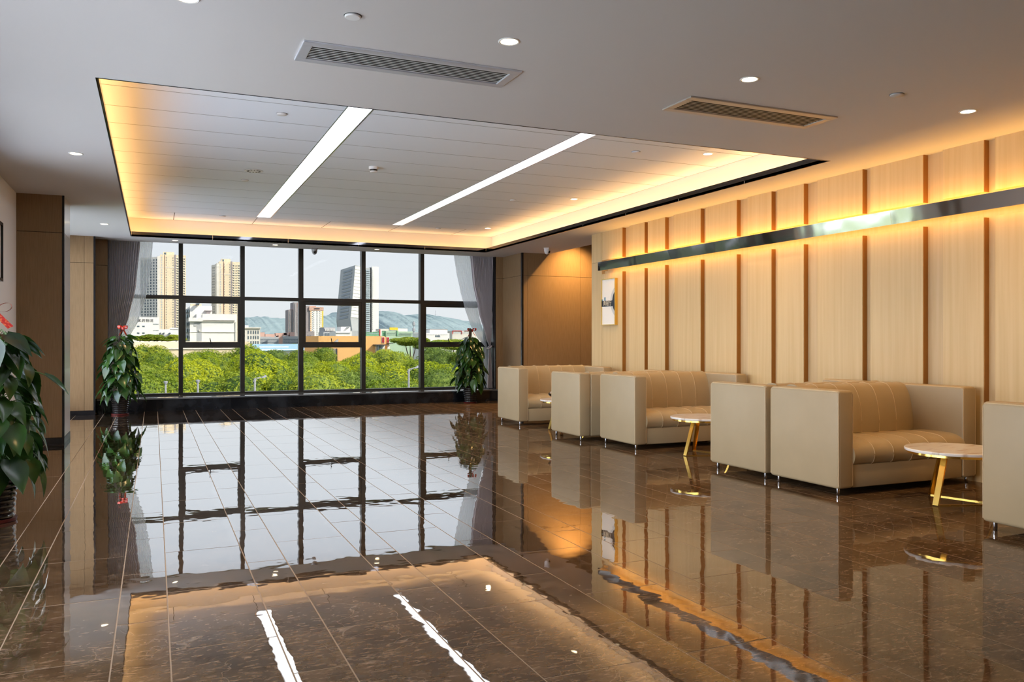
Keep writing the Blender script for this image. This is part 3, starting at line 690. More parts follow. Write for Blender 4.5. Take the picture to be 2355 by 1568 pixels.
def make_plant(loc, rz, seed, label, n=125, extra=None):
    rnd = random.Random(seed)
    root = empty('potted_pothos', loc, rz); tag(root, label, 'plant', 'potted climbing plants')
    prof = [(0.105, 0.018)]; z = 0.018
    for k in range(8):
        r_ = 0.112 + 0.024 * k / 7
        prof += [(r_ - 0.004, z + 0.004), (r_ + 0.004, z + 0.012), (r_ + 0.004, z + 0.022), (r_ - 0.004, z + 0.030)]; z += 0.035
    prof += [(0.140, z), (0.143, z + 0.012), (0.138, z + 0.02), (0.128, z + 0.016), (0.126, z - 0.03)]
    pot = MB().lathe(prof, 40, cap=False).build('pot', 'pot_black', root, smooth=True)
    MB().lathe([(0.12, z - 0.03), (0.002, z - 0.02)], 24, cap=False).build('soil', 'coir', pot)
    MB().lathe([(0.10, 0.0), (0.128, 0.002), (0.134, 0.022), (0.128, 0.024), (0.10, 0.016)], 40).build('saucer', 'pot_red', root, smooth=True)
    MB().lathe([(0.03, 0.25), (0.032, 0.6), (0.03, 1.0), (0.03, 1.43), (0.024, 1.44)], 12).build('moss_pole', 'coir', root, smooth=True)
    st = MB()
    for k in range(n):
        t = (k + 0.5) / n; z = 0.34 + 0.93 * t ** 0.95 + rnd.uniform(-0.03, 0.03)
        tt = (z - 0.34) / 0.95
        rad = 0.37 * (1 - 0.50 * max(0, tt) ** 1.6) * (0.78 + 0.22 * min(1, tt * 4 + 0.3))
        ang = k * 2.39996 + rnd.uniform(-0.3, 0.3)
        rr_ = rad * rnd.uniform(0.45, 0.80); sc_ = rnd.uniform(0.95, 1.35) * (1.0 - 0.12 * tt)
        x, y = rr_ * math.cos(ang), rr_ * math.sin(ang)
        pitch = rnd.uniform(0.55, 1.15) if tt < 0.9 else rnd.uniform(0.1, 0.6)
        o = link('leaf', leaves[k % 4], None, root, (x, y, z), (rnd.uniform(-0.5, 0.5), pitch, ang + rnd.uniform(-0.45, 0.45)))
        o.scale = (sc_, sc_, sc_)
        st.tube([(0.03 * math.cos(ang), 0.03 * math.sin(ang), z + 0.0), (x * 0.6, y * 0.6, z + 0.035), (x, y, z)], 0.0035, 4)
    if extra:
        for (p, rot, s_) in extra:
            o = link('leaf', leaves[2], None, root, p, rot); o.scale = (s_, s_ * 0.6, s_)
            st.tube([(0.03, 0, p[2] + 0.1), (p[0] * 0.5, p[1] * 0.5, p[2] + 0.06), p], 0.004, 4)
    st.build('stems', 'stem_green', root)
    # red bow
    bow = empty('bow', (0, -0.034, 1.40)); bow.parent = root
    for s in (-1, 1):
        pts = bez([(0, 0), (0.05, 0.045), (0.095, 0.05), (0.105, 0.02), (0.07, -0.005), (0, 0)], 4)
        rows = [[(s * a, -0.012 + d_, b + 0.002 * d_) for d_ in (-0.022, 0.022)] for a, b in pts]
        MB().grid(rows).build('bow_loop', 'red_ribbon', bow, smooth=True)
        rows = [[(s * (0.10 * q + d_ * 0.75), -0.015, -0.11 * q + d_ * 0.65 * s * 0.6) for d_ in (-0.022, 0.022)] for q in (0, 0.3, 0.6, 1.0)]
        MB().grid(rows).build('bow_tail', 'red_ribbon', bow)
    MB().rbox(-0.018, 0.018, -0.04, 0.0, -0.018, 0.02, 0.006).build('bow_knot', 'red_ribbon', bow)
    return root
a_ = -TH
make_plant((-0.975, 6.42, 0), 0, 3, 'big potted climbing plant with a red bow at the left edge of the picture', 160,
           extra=[((0.30, -0.02, 0.97), (0.2, 0.55, -0.25), 1.0), ((0.27, -0.05, 0.33), (0.1, 1.25, -0.3), 0.95)])
make_plant((-0.505, 14.87, 0), 1.0, 5, 'potted climbing plant with a red bow left of the window by the grey curtain', 155)
make_plant((5.62, 15.0, 0), 2.0, 8, 'potted climbing plant with a red bow right of the window by the sofas', 155)

# ------------------------------------------------------------------ WALL LIGHT BAR
bar = empty('wall_light_bar', (6.28, 8.0, 2.35)); tag(bar, 'long polished steel light bar glowing orange above and below on the slatted wall', 'wall light')
ye = [11.16, 8.653, 5.652, 2.65, -0.35]
for a, b in zip(ye, ye[1:]):
    MB().prism([(0.022, BZ0 - 2.35), (0.026, BZ0 - 2.35), (0.004, BZ1 - 2.35), (0, BZ1 - 2.35)], 'y', b - 8 + 0.001, a - 8 - 0.001).box(0.012, 0.10, b - 8 + 0.001, a - 8 - 0.001, -0.004, 0.004).build('steel_section', 'steel_bar', bar)
MB().box(0, 0.175, 11.157 - 8, 11.161 - 8, BZ0 - 2.35, BZ1 - 2.35).build('end_cap', 'steel_bar', bar)
for yb in (10.4, 8.0, 6.0, 4.0, 2.0): MB().box(0.10, 0.175, yb - 8 - 0.02, yb - 8 + 0.02, -0.004, 0.004).build('bracket', 'black_trim', bar)
for s in (1, -1):
    MB().box(0.06, 0.08, ye[-1] - 8, ye[0] - 0.12 - 8, s * 0.0045, s * 0.007).build('led_tape', 'led_orange', bar)
    ln = ye[0] - ye[-1] - 0.12
    area('bar_glow', (0.07, (ye[-1] + ye[0] - 0.12) / 2 - 8, s * 0.012), (0.55, 0, s * 1.0), ln, 0.02, P_BAR * (1.0 if s > 0 else 0.55), (1.0, 0.50, 0.10), (0, 1, 0), bar)

# ------------------------------------------------------------------ WALL SIGN
sg = empty('wall_sign', (PF, 11.045, 1.80)); tag(sg, 'white framed wall sign with a black band of characters', 'sign')
# local: x = 0 at wall, out to -0.05; y runs +far; z up.  half width 0.21, half height 0.355
hw, hh, dp = 0.205, 0.356, 0.05
MB().box(-dp + 0.01, 0, -hw + 0.008, hw - 0.008, -hh + 0.008, hh - 0.008).build('board', 'sign_white', sg)
fr = MB().box(-dp, 0, -hw, -hw + 0.01, -hh, hh).box(-dp, 0, hw - 0.01, hw, -hh, hh).box(-dp, 0, -hw + 0.01, hw - 0.01, -hh, -hh + 0.01).box(-dp, 0, -hw + 0.01, hw - 0.01, hh - 0.01, hh)
fr.build('frame', 'gold', sg)
def clipdisc(cx_, cz_, r_, ymin, n=40):
    pts = []
    for i in range(n + 1):
        a = math.pi / 2 - math.pi * i / n        # half disc on the far (+y) side
        pts.append((cx_ + r_ * math.cos(a) , cz_ + r_ * math.sin(a)))
    return [(max(p[0], ymin), p[1]) for p in pts]
xf = -dp + 0.01
MB().prism(clipdisc(-hw - 0.10, 0.0, 0.245, -hw + 0.011), 'x', xf - 0.0015, xf + 0.001).build('grey_ring', 'sign_grey', sg)
MB().prism([(max(p[0], -hw + 0.011), p[1]) for p in clipdisc(-hw - 0.10, 0.0, 0.19, -hw + 0.011)], 'x', xf - 0.0025, xf - 0.0015).build('black_disc', 'sign_black', sg)
MB().box(xf - 0.003, xf - 0.001, -hw + 0.011, hw - 0.011, -0.07, 0.02).build('black_band', 'sign_black', sg)
MB().box(xf - 0.002, xf, 0.09, 0.13, 0.02, 0.075).box(xf - 0.002, xf, 0.17, 0.194, 0.02, 0.045).build('tower_print', 'sign_blue', sg)
def text_mesh(body, size, extr, name, sp=1.0):
    cu = bpy.data.curves.new(name, 'FONT'); cu.body = body; cu.size = size; cu.space_character = sp; cu.extrude = extr; cu.align_x = 'CENTER'; cu.align_y = 'CENTER'
    to = bpy.data.objects.new(name, cu); C.objects.link(to)
    dg = bpy.context.evaluated_depsgraph_get(); me = bpy.data.meshes.new_from_object(to.evaluated_get(dg)); bpy.data.objects.remove(to)
    return me
me = text_mesh('典程厅', 0.085, 0.0006, 'lettering'); me.materials.clear()
link('lettering', me, 'sign_cream', sg, (xf - 0.0035, 0.03, -0.025), (R(90), 0, R(-90)))
# picture on the left white wall, only its edge in view
pf = empty('picture_frame', (-1.45, 9.45, 2.11)); tag(pf, 'black framed picture on the white wall at the left edge', 'picture')
MB().box(0, 0.03, -0.42, -0.39, -0.3, 0.3).box(0, 0.03, 0.39, 0.42, -0.3, 0.3).box(0, 0.03, -0.39, 0.39, -0.3, -0.27).box(0, 0.03, -0.39, 0.39, 0.27, 0.3).build('frame', 'black_plastic', pf)
MB().box(0, 0.012, -0.39, 0.39, -0.27, 0.27).build('print', 'sign_white', pf)

# ------------------------------------------------------------------ CEILING FITTINGS
def downlight(x, y, z, label, r=0.058, power=None, lit=True, grp='ceiling downlights', col=WARMW):
    o = empty('downlight', (x, y, z)); tag(o, label, 'ceiling light', grp)
    MB().lathe([(r * 0.84, -0.003), (r * 0.98, -0.005), (r + 0.004, -0.002), (r + 0.004, 0.0), (r * 0.84, 0.0)], 28, cap=False).build('ring', 'plastic_white', o, smooth=True)
    MB().lathe([(0.001, -0.002), (r * 0.85, -0.002), (r * 0.85, -0.0005), (0.001, -0.0005)], 28, cap=False).build('lens', 'led_warm', o)
    l = bpy.data.lights.new('downlight_beam', 'SPOT'); l.energy = P_DOWN if power is None else power; l.color = col; l.spot_size = R(115); l.spot_blend = 0.8; l.shadow_soft_size = r * 0.8
    b = bpy.data.objects.new('downlight_beam', l); C.objects.link(b); b.parent = o; b.location = (0, 0, -0.012)
downlight(0.15, 4.40, H, 'lit ceiling downlight cut by the top edge of the picture')
downlight(1.85, 4.31, H, 'lit ceiling downlight beside the polished chrome air vent')
downlight(3.55, 4.31, H, 'lit ceiling downlight just above the right-hand air vent')
downlight(5.53, 4.27, H, 'lit ceiling downlight nearest the slatted wall')
downlight(-0.65, 8.45, H, 'lit ceiling downlight left of the tray, the nearer of two')
downlight(-0.66, 13.37, H, 'lit ceiling downlight left of the tray, the farther of two')
for x, q in ((0.33, 'leftmost'), (1.97, 'second from the left'), (3.80, 'third from the left')):
    downlight(x, 15.07, H, 'small downlight over the window, %s' % q, r=0.05, power=P_DOWN * 0.5, grp='downlights over the window')
for y_, q in ((7.36, 'nearest'), (10.46, 'middle'), (13.78, 'farthest')):
    downlight(5.50, y_, ZP, 'downlight in the tray ceiling beside the right glow, %s of three' % q, r=0.055)
downlight(7.55, 14.0, 3.45, 'warm downlight hidden in the raised alcove ceiling', r=0.05, power=P_ALCOVE, col=(1.0, 0.58, 0.20), grp='alcove light')
def disc(name, x, y, z, r, label, cat, mat='plastic_white', h=0.012, grp=None):
    o = empty(name, (x, y, z)); tag(o, label, cat, grp)
    MB().lathe([(r * 0.9, -h), (r, -h * 0.7), (r, -h * 0.25), (r * 0.93, 0.0)], 28).build('cover', mat, o, smooth=True)
    MB().lathe([(r + 0.004, -0.002), (r + 0.004, 0.0), (r * 0.9, 0.0)], 28, cap=False).build('rim', 'plastic_grey', o, smooth=True)
    return o
disc('sprinkler_cover', 0.953, 4.293, H, 0.042, 'round white cover disc above the chrome air vent', 'cover disc', grp='flush ceiling discs')
disc('sprinkler_cover', 4.70, 4.172, H, 0.045, 'round cover disc right of the beige air vent', 'cover disc', 'ceiling_white', grp='flush ceiling discs')
disc('sprinkler_cover', 1.045, 7.57, ZP, 0.045, 'round white cover disc in the nearest panels left of the wide light strip', 'cover disc', grp='flush ceiling discs')
disc('sprinkler_cover', 1.05, 10.87, ZP, 0.045, 'round white cover disc just behind the ceiling speaker', 'cover disc', grp='flush ceiling discs')
disc('sprinkler_cover', 4.73, 7.58, ZP, 0.045, 'round cover disc right of the narrow light strip, nearest of three', 'cover disc', 'panel_white', grp='flush ceiling discs')
disc('sprinkler_cover', 4.73, 10.88, ZP, 0.045, 'round cover disc right of the narrow light strip, middle of three', 'cover disc', 'panel_white', grp='flush ceiling discs')
disc('sprinkler_cover', 4.68, 14.13, ZP, 0.045, 'round cover disc right of the narrow light strip, farthest of three', 'cover disc', 'panel_white', grp='flush ceiling discs')
disc('sprinkler_cover', 1.02, 14.14, ZP, 0.045, 'round white cover disc near the window end of the left panels', 'cover disc', grp='flush ceiling discs')
sp = disc('ceiling_speaker', 1.09, 10.24, ZP, 0.105, 'round chrome ceiling speaker grille in the left panels', 'speaker', 'plastic_white', 0.006)
for k in range(12):
    a = 2 * math.pi * k / 12
    MB().box(-0.012, 0.012, -0.006, 0.006, -0.0085, -0.006).build('grille_slot', 'black_plastic', sp, loc=(0.07 * math.cos(a), 0.07 * math.sin(a), 0)).rotation_euler = (0, 0, a)
sm = empty('smoke_detector', (2.345, 9.46, ZP)); tag(sm, 'white smoke detector between the two light strips', 'smoke detector')
MB().lathe([(0.055, 0), (0.055, -0.02), (0.05, -0.032)], 24).build('base', 'plastic_white', sm, smooth=True)
MB().lathe([(0.045, -0.032), (0.042, -0.050)], 24, cap=False).build('sensor_slots', 'black_plastic', sm)
MB().lathe([(0.046, -0.050), (0.032, -0.064), (0.001, -0.066)], 24).build('cap', 'plastic_white', sm, smooth=True)
def dome_cam(x, y, label, mat, facing):
    o = empty('security_camera', (x, y, H), facing); tag(o, label, 'camera', 'ceiling security cameras')
    MB().rbox(-0.055, 0.055, -0.05, 0.05, -0.018, 0, 0.006).build('mount', mat, o)
    MB().lathe([(0.054, -0.018), (0.05, -0.06), (0.036, -0.10), (0.015, -0.115), (0.001, -0.116)], 24).build('housing', mat, o, smooth=True)
    MB().lathe([(0.001, 0.028), (0.018, 0.022), (0.026, 0.008), (0.028, -0.004)], 18).build('lens', 'black_plastic', o, loc=(0, -0.036, -0.072)).rotation_euler = (R(100), 0, 0)
dome_cam(2.70, 15.33, 'grey security camera over the middle of the window', 'plastic_grey', 0)
dome_cam(6.59, 13.60, 'white security camera on the ceiling near the brown panelled alcove', 'plastic_white', 0.9)
def vent(x0, x1, y0, y1, label, fm):
    o = empty('air_vent', ((x0 + x1) / 2, (y0 + y1) / 2, H)); tag(o, label, 'air vent', 'ceiling air vents')
    a, b = (x1 - x0) / 2, (y1 - y0) / 2; f = 0.06; h = 0.012
    MB().box(-a + f, a - f, -b + f, b - f, -0.002, 0.002).build('dark_duct', 'vent_dark', o)
    for (p, q, r_, s_) in ((-a, a, -b, -b + f), (-a, a, b - f, b), (-a, -a + f, -b + f, b - f), (a - f, a, -b + f, b - f)):
        MB().rbox(p, q, r_, s_, -h, 0, 0.004).build('frame', fm, o)
    ns = 8; st = (2 * b - 2 * f) / ns
    for k in range(ns):
        yc = -b + f + st * (k + 0.5)
        MB().bar((-a + f, yc, -0.006), (a - f, yc, -0.006), 0.009, 0.001, Vector((0, 1, 0))).build('slat', 'satin_beige_metal' if fm != 'vent_chrome' else 'plastic_white', o)
vent(0.775, 2.126, 4.741, 5.09, 'long chrome framed ceiling air vent on the left', 'vent_chrome')
vent(3.414, 4.755, 4.76, 5.115, 'long beige framed ceiling air vent on the right', 'satin_beige_metal')
# ------------------------------------------------------------------ OUTDOORS
GZ = -7.0
gd = box('ground', 'ground_green', -60, 2500, 18, 6000, GZ - 0.5, GZ); struct(gd, 'green ground below the window', 'ground')
gd2 = MB().box(-900, -60, -400, 3000, GZ - 0.5, GZ).box(-60, -2, -400, 18, GZ - 0.5, GZ).build('ground_side', 'bounce_paving'); struct(gd2, 'pale bounce ground added beside the building', 'ground')  # unseen pale ground added to bounce daylight up through the side windows

def crown_mesh(seed, n, rx, rz, blobs, leaf, flat=False):
    rnd = random.Random(seed); mb = MB(); cs = []
    for k in range(blobs):
        a = rnd.uniform(0, 6.28); q = rnd.uniform(0.15, 0.75); zz = rnd.uniform(-0.5, 0.62) * rz
        if flat: zz = rnd.uniform(-0.2, 0.5) * rz
        r_ = rx * rnd.uniform(0.34, 0.5)
        cs.append((Vector((q * rx * math.cos(a), q * rx * math.sin(a), zz)), r_))
    cs.append((Vector((0, 0, 0.1 * rz)), rx * 0.6))
    for k in range(n):
        c, r_ = cs[rnd.randrange(len(cs))]
        d = Vector((rnd.gauss(0, 1), rnd.gauss(0, 1), rnd.gauss(0.25, 1))).normalized()
        zs_ = rz / rx
        p = c + Vector((d.x, d.y, d.z * (zs_ if flat else 0.9))) * r_ * rnd.uniform(0.86, 1.06)
        s_ = leaf * rnd.uniform(0.6, 1.3)
        nrm = (d + Vector((rnd.gauss(0, .6), rnd.gauss(0, .6), rnd.gauss(0.2, .5)))).normalized()
        a1 = nrm.orthogonal().normalized(); a2 = nrm.cross(a1); th_ = rnd.uniform(0, 6.28); u_ = a1 * math.cos(th_) + a2 * math.sin(th_); v_ = nrm.cross(u_)
        mb.add([p - u_ * s_, p + v_ * s_ * 0.45 + nrm * s_ * .12, p + u_ * s_, p - v_ * s_ * 0.45 + nrm * s_ * .12], [(0, 1, 2), (0, 2, 3)])
    me = bpy.data.meshes.new('crown'); me.from_pydata(mb.v, [], mb.f)
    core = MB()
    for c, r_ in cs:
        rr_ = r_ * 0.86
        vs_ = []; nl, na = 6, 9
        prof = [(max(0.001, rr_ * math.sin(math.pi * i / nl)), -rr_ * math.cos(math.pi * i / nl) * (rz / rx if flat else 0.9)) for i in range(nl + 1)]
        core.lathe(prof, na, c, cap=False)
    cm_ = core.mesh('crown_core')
    return me, cm_
crowns = [crown_mesh(11 + i, 24000, 2.3, 1.9, 16, 0.066) for i in range(3)]
crown_flat = crown_mesh(31, 14000, 3.2, 1.0, 16, 0.11, True)
crown_small = crown_mesh(41, 2600, 1.0, 0.8, 8, 0.10)
trunk_me = MB().tube([(0, 0, 0), (0.05, 0.02, 2.5), (0.0, 0.05, 5.0), (0.1, 0, 6.4)], [0.2, 0.16, 0.13, 0.08], 8).tube([(0, 0.05, 4.6), (0.6, 0.3, 5.6), (0.9, 0.5, 6.3)], [0.1, 0.07, 0.04], 6).tube([(0, 0.05, 4.3), (-0.7, 0.1, 5.5), (-1.0, 0.3, 6.2)], [0.1, 0.07, 0.04], 6).mesh('trunk', True)
trunk_me.materials.append(M['bark'])
def set_mat(o, mat):
    if not o.data.materials: o.data.materials.append(None)
    o.material_slots[0].link = 'OBJECT'; o.material_slots[0].material = M[mat]
def tree(u, v, Y, cm, mat, label, s=1.0, name='tree', grp='trees outside the window', ztop=1.9, base=None):
    GZ = -7.0 if base is None else base
    p = onY(u, v, Y); top = p.z; rzc = ztop * s
    o = empty(name, (p.x, Y, GZ), random.uniform(0, 6.28)); tag(o, label, 'tree' if name == 'tree' else 'shrub', grp)
    zc = top - rzc - GZ
    sz = s
    if base is not None: zc = (top - GZ) / 2; sz = zc / (ztop * 1.06)
    a = link('crown', cm[0], None, o, (0, 0, zc)); a.scale = (s, s, sz); set_mat(a, mat)
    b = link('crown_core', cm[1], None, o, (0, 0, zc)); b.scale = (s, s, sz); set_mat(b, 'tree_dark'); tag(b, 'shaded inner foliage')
    t = link('trunk', trunk_me, None, o, (0, 0, 0)); t.scale = (s * (1 if base is None else 0.3), s * (1 if base is None else 0.3), max(0.02, zc / 6.2))
    return o
bayname = ('leftmost', 'second', 'third', 'fourth', 'fifth', 'rightmost')
def bay(u): return bayname[0 if u < 416 else 1 if u < 558 else 2 if u < 693 else 3 if u < 836 else 4 if u < 971 else 5]
spec_t = [ # u, v_top, Y, crown, colour, scale
    # far row
    (330, 797, 62, 0, 'mid', 1.0, 'far'), (395, 804, 60, 1, 'mid', 0.9, 'far'), (515, 797, 62, 2, 'mid', 1.1, 'far'), (588, 794, 56, 1, 'yellow', 0.9, 'far'),
    (655, 808, 66, 0, 'dark', 1.0, 'far'), (712, 800, 60, 2, 'mid', 0.8, 'far'), (865, 806, 58, 0, 'mid', 0.8, 'far'), (925, 800, 60, 1, 'mid', 1.0, 'far'), (1015, 798, 64, 2, 'dark', 1.1, 'far'),
    (1085, 800, 62, 0, 'mid', 1.0, 'far'), (455, 812, 58, 0, 'yellow', 0.75, 'far'), (770, 824, 57, 1, 'yellow', 0.8, 'far'), (815, 818, 60, 2, 'mid', 0.7, 'far'),
    # middle row
    (300, 822, 48, 1, 'mid', 0.95, 'middle'), (372, 826, 48, 2, 'mid', 0.95, 'middle'), (440, 830, 46, 0, 'yellow', 0.9, 'middle'), (540, 826, 47, 1, 'mid', 1.0, 'middle'), (600, 812, 45, 2, 'yellow', 1.0, 'middle'),
    (672, 830, 47, 0, 'mid', 0.95, 'middle'), (740, 830, 46, 1, 'yellow', 1.0, 'middle'), (805, 836, 45, 0, 'yellow', 0.9, 'middle'), (875, 824, 46, 2, 'yellow', 1.0, 'middle'), (945, 818, 47, 1, 'mid', 1.0, 'middle'),
    (1005, 836, 46, 0, 'yellow', 1.0, 'middle'), (1075, 828, 47, 2, 'dark', 1.0, 'middle'),
    # near row
    (340, 858, 36, 0, 'mid', 1.0, 'near'), (425, 862, 36, 1, 'mid', 1.0, 'near'), (505, 856, 37, 2, 'yellow', 1.0, 'near'), (590, 862, 36, 0, 'mid', 0.95, 'near'), (668, 856, 37, 1, 'dark', 1.0, 'near'),
    (745, 860, 36, 2, 'mid', 1.0, 'near'), (825, 862, 37, 0, 'dark', 1.0, 'near'), (900, 858, 36, 1, 'mid', 1.0, 'near'), (975, 860, 37, 2, 'mid', 0.95, 'near'), (1050, 856, 37, 0, 'dark', 1.0, 'near')]
cnm = {'yellow': 'bright yellow-green', 'mid': 'mid-green', 'dark': 'dark green'}
rowt = {'near': 'in the front row', 'middle': 'in the second row', 'far': 'at the back'}
seen = {}
for (u, v, Y, ci, cl, s, rw) in spec_t:
    key = (cl, rw, bay(u)); seen.setdefault(key, []).append(u)
cnt = {}
for (u, v, Y, ci, cl, s, rw) in spec_t:
    key = (cl, rw, bay(u)); us = sorted(seen[key]); w_ = ''
    if len(us) > 1: w_ = ', left of two' if u == us[0] else ', right of two'
    tree(u, v, Y, crowns[ci], 'tree_' + cl, '%s tree %s outside the %s window bay%s' % (cnm[cl], rowt[rw], bay(u), w_), s)
tree(944, 774, 82, crown_flat, 'tree_mid', 'flat-topped spreading tree beside the orange building', 0.62, ztop=1.0)
tree(1042, 779, 92, crown_flat, 'tree_mid', 'flat-topped spreading tree in front of the low white factory', 0.85, ztop=1.0)
tree(988, 783, 86, crown_flat, 'tree_dark', 'flat-topped spreading tree just right of the mullion of the rightmost bay', 0.62, ztop=1.0)
for u, v, s in ((322, 771, 1.5), (343, 767, 1.6), (362, 768, 1.5), (385, 774, 1.3), (405, 768, 1.4)):
    tree(u, v, 134, crown_small, 'tree_mid', 'shrub on the cream terrace seen past the left curtain, %s' % {322: 'first from the left', 343: 'second from the left', 362: 'third from the left', 385: 'fourth from the left', 405: 'against the mullion'}[u], s, 'shrub', 'terrace shrubs', ztop=0.8, base=onY(360, 785.5, 126).z + 0.02)
for u, v, s, q in ((625, 790, 1.6, 'left'), (652, 792, 1.5, 'middle'), (676, 788, 1.9, 'right')):
    tree(u, v, 204, crown_small, 'tree_dark', 'distant shrub behind the blue roofed shed, %s of three' % q, s, 'shrub', 'shrubs behind the shed', ztop=0.8)

# buildings: local frame, x right, front face at y = 0, z up from the ground
class Bld:
    def __init__(s, name, label, u, Y, rot=0.0, cat='building', grp=None):
        p = onY(u, CYP, Y); s.Y = Y; s.k = pxm(u, Y); s.u = u
        s.o = empty(name, (p.x, Y, GZ), rot); tag(s.o, label, cat, grp)
    def x(s, u): return (u - s.u) * s.k * (1 / math.cos(0)) * s.fx()
    def fx(s):                                         # lateral pixels to metres along X at this depth
        a = onY(s.u + 1, CYP, s.Y).x - onY(s.u, CYP, s.Y).x
        return a / s.k
    def z(s, v): return (CYP - v) * s.k + CAMH - GZ
    def bx(s, name, mat, u0, u1, v0, v1, y0, y1, parent=None):    # a box given by photo pixels of its front
        z1 = s.z(v0); z0 = s.z(v1) if v1 is not None else 0.0
        return box(name, mat, s.x(u0), s.x(u1), y0, y1, z0, z1, parent or s.o)
    def wins(s, name, mat, us, vs_, w_, h_, y0=-0.12, parent=None):
        mb = MB()
        for u in us:
            for v in vs_: mb.box(s.x(u) - w_ * s.k / 2, s.x(u) + w_ * s.k / 2, y0, 0.05, s.z(v) - h_ * s.k / 2, s.z(v) + h_ * s.k / 2)
        return tag(mb.build(name, mat, parent or s.o), kind='stuff')
def fr_(a, b, st):
    r_ = []
    while a < b: r_.append(a); a += st
    return r_

# tall cream residential towers (front turned a little, shaded flank on the left)
def res_tower(u0, um, u1, vt, label, strip_u, Y=900):
    b = Bld('residential_tower', label, um, Y, 0.0, grp='tall residential towers'); k = b.k
    vb = None
    b.bx('front', 'ext_cream', um, u1, vt + 7, vb, 0, 16)
    b.bx('crown_block', 'ext_cream', um + (u1 - um) * 0.12, um + (u1 - um) * 0.55, vt, vt + 8, 3, 14)
    b.bx('crown_opening', 'ext_window', um + (u1 - um) * 0.16, um + (u1 - um) * 0.24, vt + 1.5, vt + 6, 2.8, 3.2)
    # shaded flank: runs back and left
    xl = b.x(u0); xr = b.x(um); zt = b.z(vt + 11)
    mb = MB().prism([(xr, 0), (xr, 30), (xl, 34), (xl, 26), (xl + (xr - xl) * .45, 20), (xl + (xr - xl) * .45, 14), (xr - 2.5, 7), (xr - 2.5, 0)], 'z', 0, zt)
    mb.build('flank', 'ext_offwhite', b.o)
    wl_ = MB(); n = 30
    for i in range(34):
        z = zt - 4 - i * 2.9
        if z < 5: break
        for q in (0.06, 0.22, 0.36): 
            xx = xl + (xr - xl) * q; yy = 26 - (26 - 20) * (q / 0.45) - 0.25
            wl_.box(xx, xx + (xr - xl) * 0.09, yy - 0.6, yy + 0.5, z, z + 1.7)
        for q in (0.5, 0.66, 0.8):
            xx = xl + (xr - xl) * q; t_ = (q - .45) / .45; yy = 14 - 7 * min(1, t_) - 0.4
            wl_.box(xx, xx + (xr - xl) * 0.11, yy - 0.9, yy + 0.6, z, z + 1.6)
    tag(wl_.build('flank_windows', 'ext_window', b.o), kind='stuff')
    fl_ = fr_(vt + 14, 780, 5.7); W_ = u1 - um
    b.bx('vertical_strip', 'ext_brown_strip', um + W_ * strip_u, um + W_ * strip_u + 1.3, vt + 8, vb, -0.3, 0)
    b.bx('vertical_recess', 'ext_greybrown', um + W_ * 0.55, um + W_ * 0.62, vt + 6, vb, -0.3, 0)
    b.wins('front_windows', 'ext_window_pale', [um + W_ * 0.06], fl_, 2.6, 3.2)
    b.wins('small_windows', 'ext_window', [um + W_ * 0.24, um + W_ * 0.50], fl_, 1.5, 2.4)
    b.wins('balconies', 'ext_offwhite', [um + W_ * 0.68, um + W_ * 0.93], fl_, 3.4, 1.4, -0.9)
    b.wins('balcony_windows', 'ext_window', [um + W_ * 0.69, um + W_ * 0.80, um + W_ * 0.94], [q + 2.2 for q in fl_], 2.2, 2.4)
    for vv in (vt + 36,): b.bx('floor_band', 'ext_offwhite', um, u1, vv, vv + 1.2, -0.25, 0)
res_tower(322, 368, 428, 578, 'tall cream residential tower seen through the leftmost window bay', 0.17)
res_tower(491, 504, 553, 594, 'tall cream residential tower seen through the second window bay', 0.20)

# white logistics building with roof lettering
b = Bld('logistics_building', 'white logistics building with dark lettering beside the left curtain', 340, 480)
b.bx('main_block', 'ext_white', 296, 366, 729, None, 0, 30)
b.bx('annex', 'ext_white', 366, 414, 757, None, 2, 24); b.bx('annex_roof_block', 'ext_white', 392, 414, 753, 758, 2, 18)
b.bx('annex_ledge', 'ext_grey', 366, 400, 769, 772, 1.2, 2.2)
b.wins('windows', 'ext_window', [318, 330], [750.5, 766], 5, 3.2)
b.wins('slot_windows', 'ext_window', [354, 359, 363], [745, 760], 3.4, 1.3)
b.wins('annex_windows', 'ext_window', [369, 377, 391], [766], 3.6, 2.6, 1.85)
me = text_mesh('医药物流', 6.9 * b.k * 1.12, 0.05, 'lettering', 1.24); me.materials.clear()
link('lettering', me, 'ext_dark', b.o, (b.x(334.6), -0.12, b.z(737.5)), (R(90), 0, 0))
for vtx in me.vertices: vtx.co.x *= 1.0
# big white building in the second bay
b = Bld('white_building', 'white industrial building with a grey recess behind the second window bay', 486, 340)
b.bx('main_block', 'ext_white', 452, 545, 722, None, 0, 22)
b.bx('parapet', 'ext_white', 466, 541, 722, 736, -0.8, 0)
b.bx('recess', 'ext_grey', 452, 464, 740, None, -0.25, 0)
b.bx('left_block', 'ext_white', 437, 452, 738, None, -0.2, 20); b.bx('left_ledge', 'ext_white', 434, 466, 731, 739.5, -1.6, 0)
b.bx('stair_tower', 'ext_white', 438, 489, 703, 735, 3, 16)
b.bx('water_tank', 'ext_greybrown', 475, 484, 715, 722, 1, 5); b.bx('tank_cap', 'ext_greybrown', 471, 488, 713.5, 715.5, 0.5, 5.5)
b.bx('rear_block', 'ext_white', 427, 438, 706, None, 6, 24)
b.bx('ledge_line', 'ext_offwhite', 437, 545, 763, 764, -0.5, 0); b.bx('ledge_line', 'ext_offwhite', 466, 541, 737.5, 738.6, -0.95, 0)
b.wins('side_windows', 'ext_window', [430, 434], [715, 727, 745, 760, 775], 1.6, 8, 5.85)
b.wins('door_sign', 'ext_grey', [449], [746], 5, 9, -0.45)
b.wins('air_conditioner', 'ext_offwhite', [459], [760], 3.4, 4, -0.9)
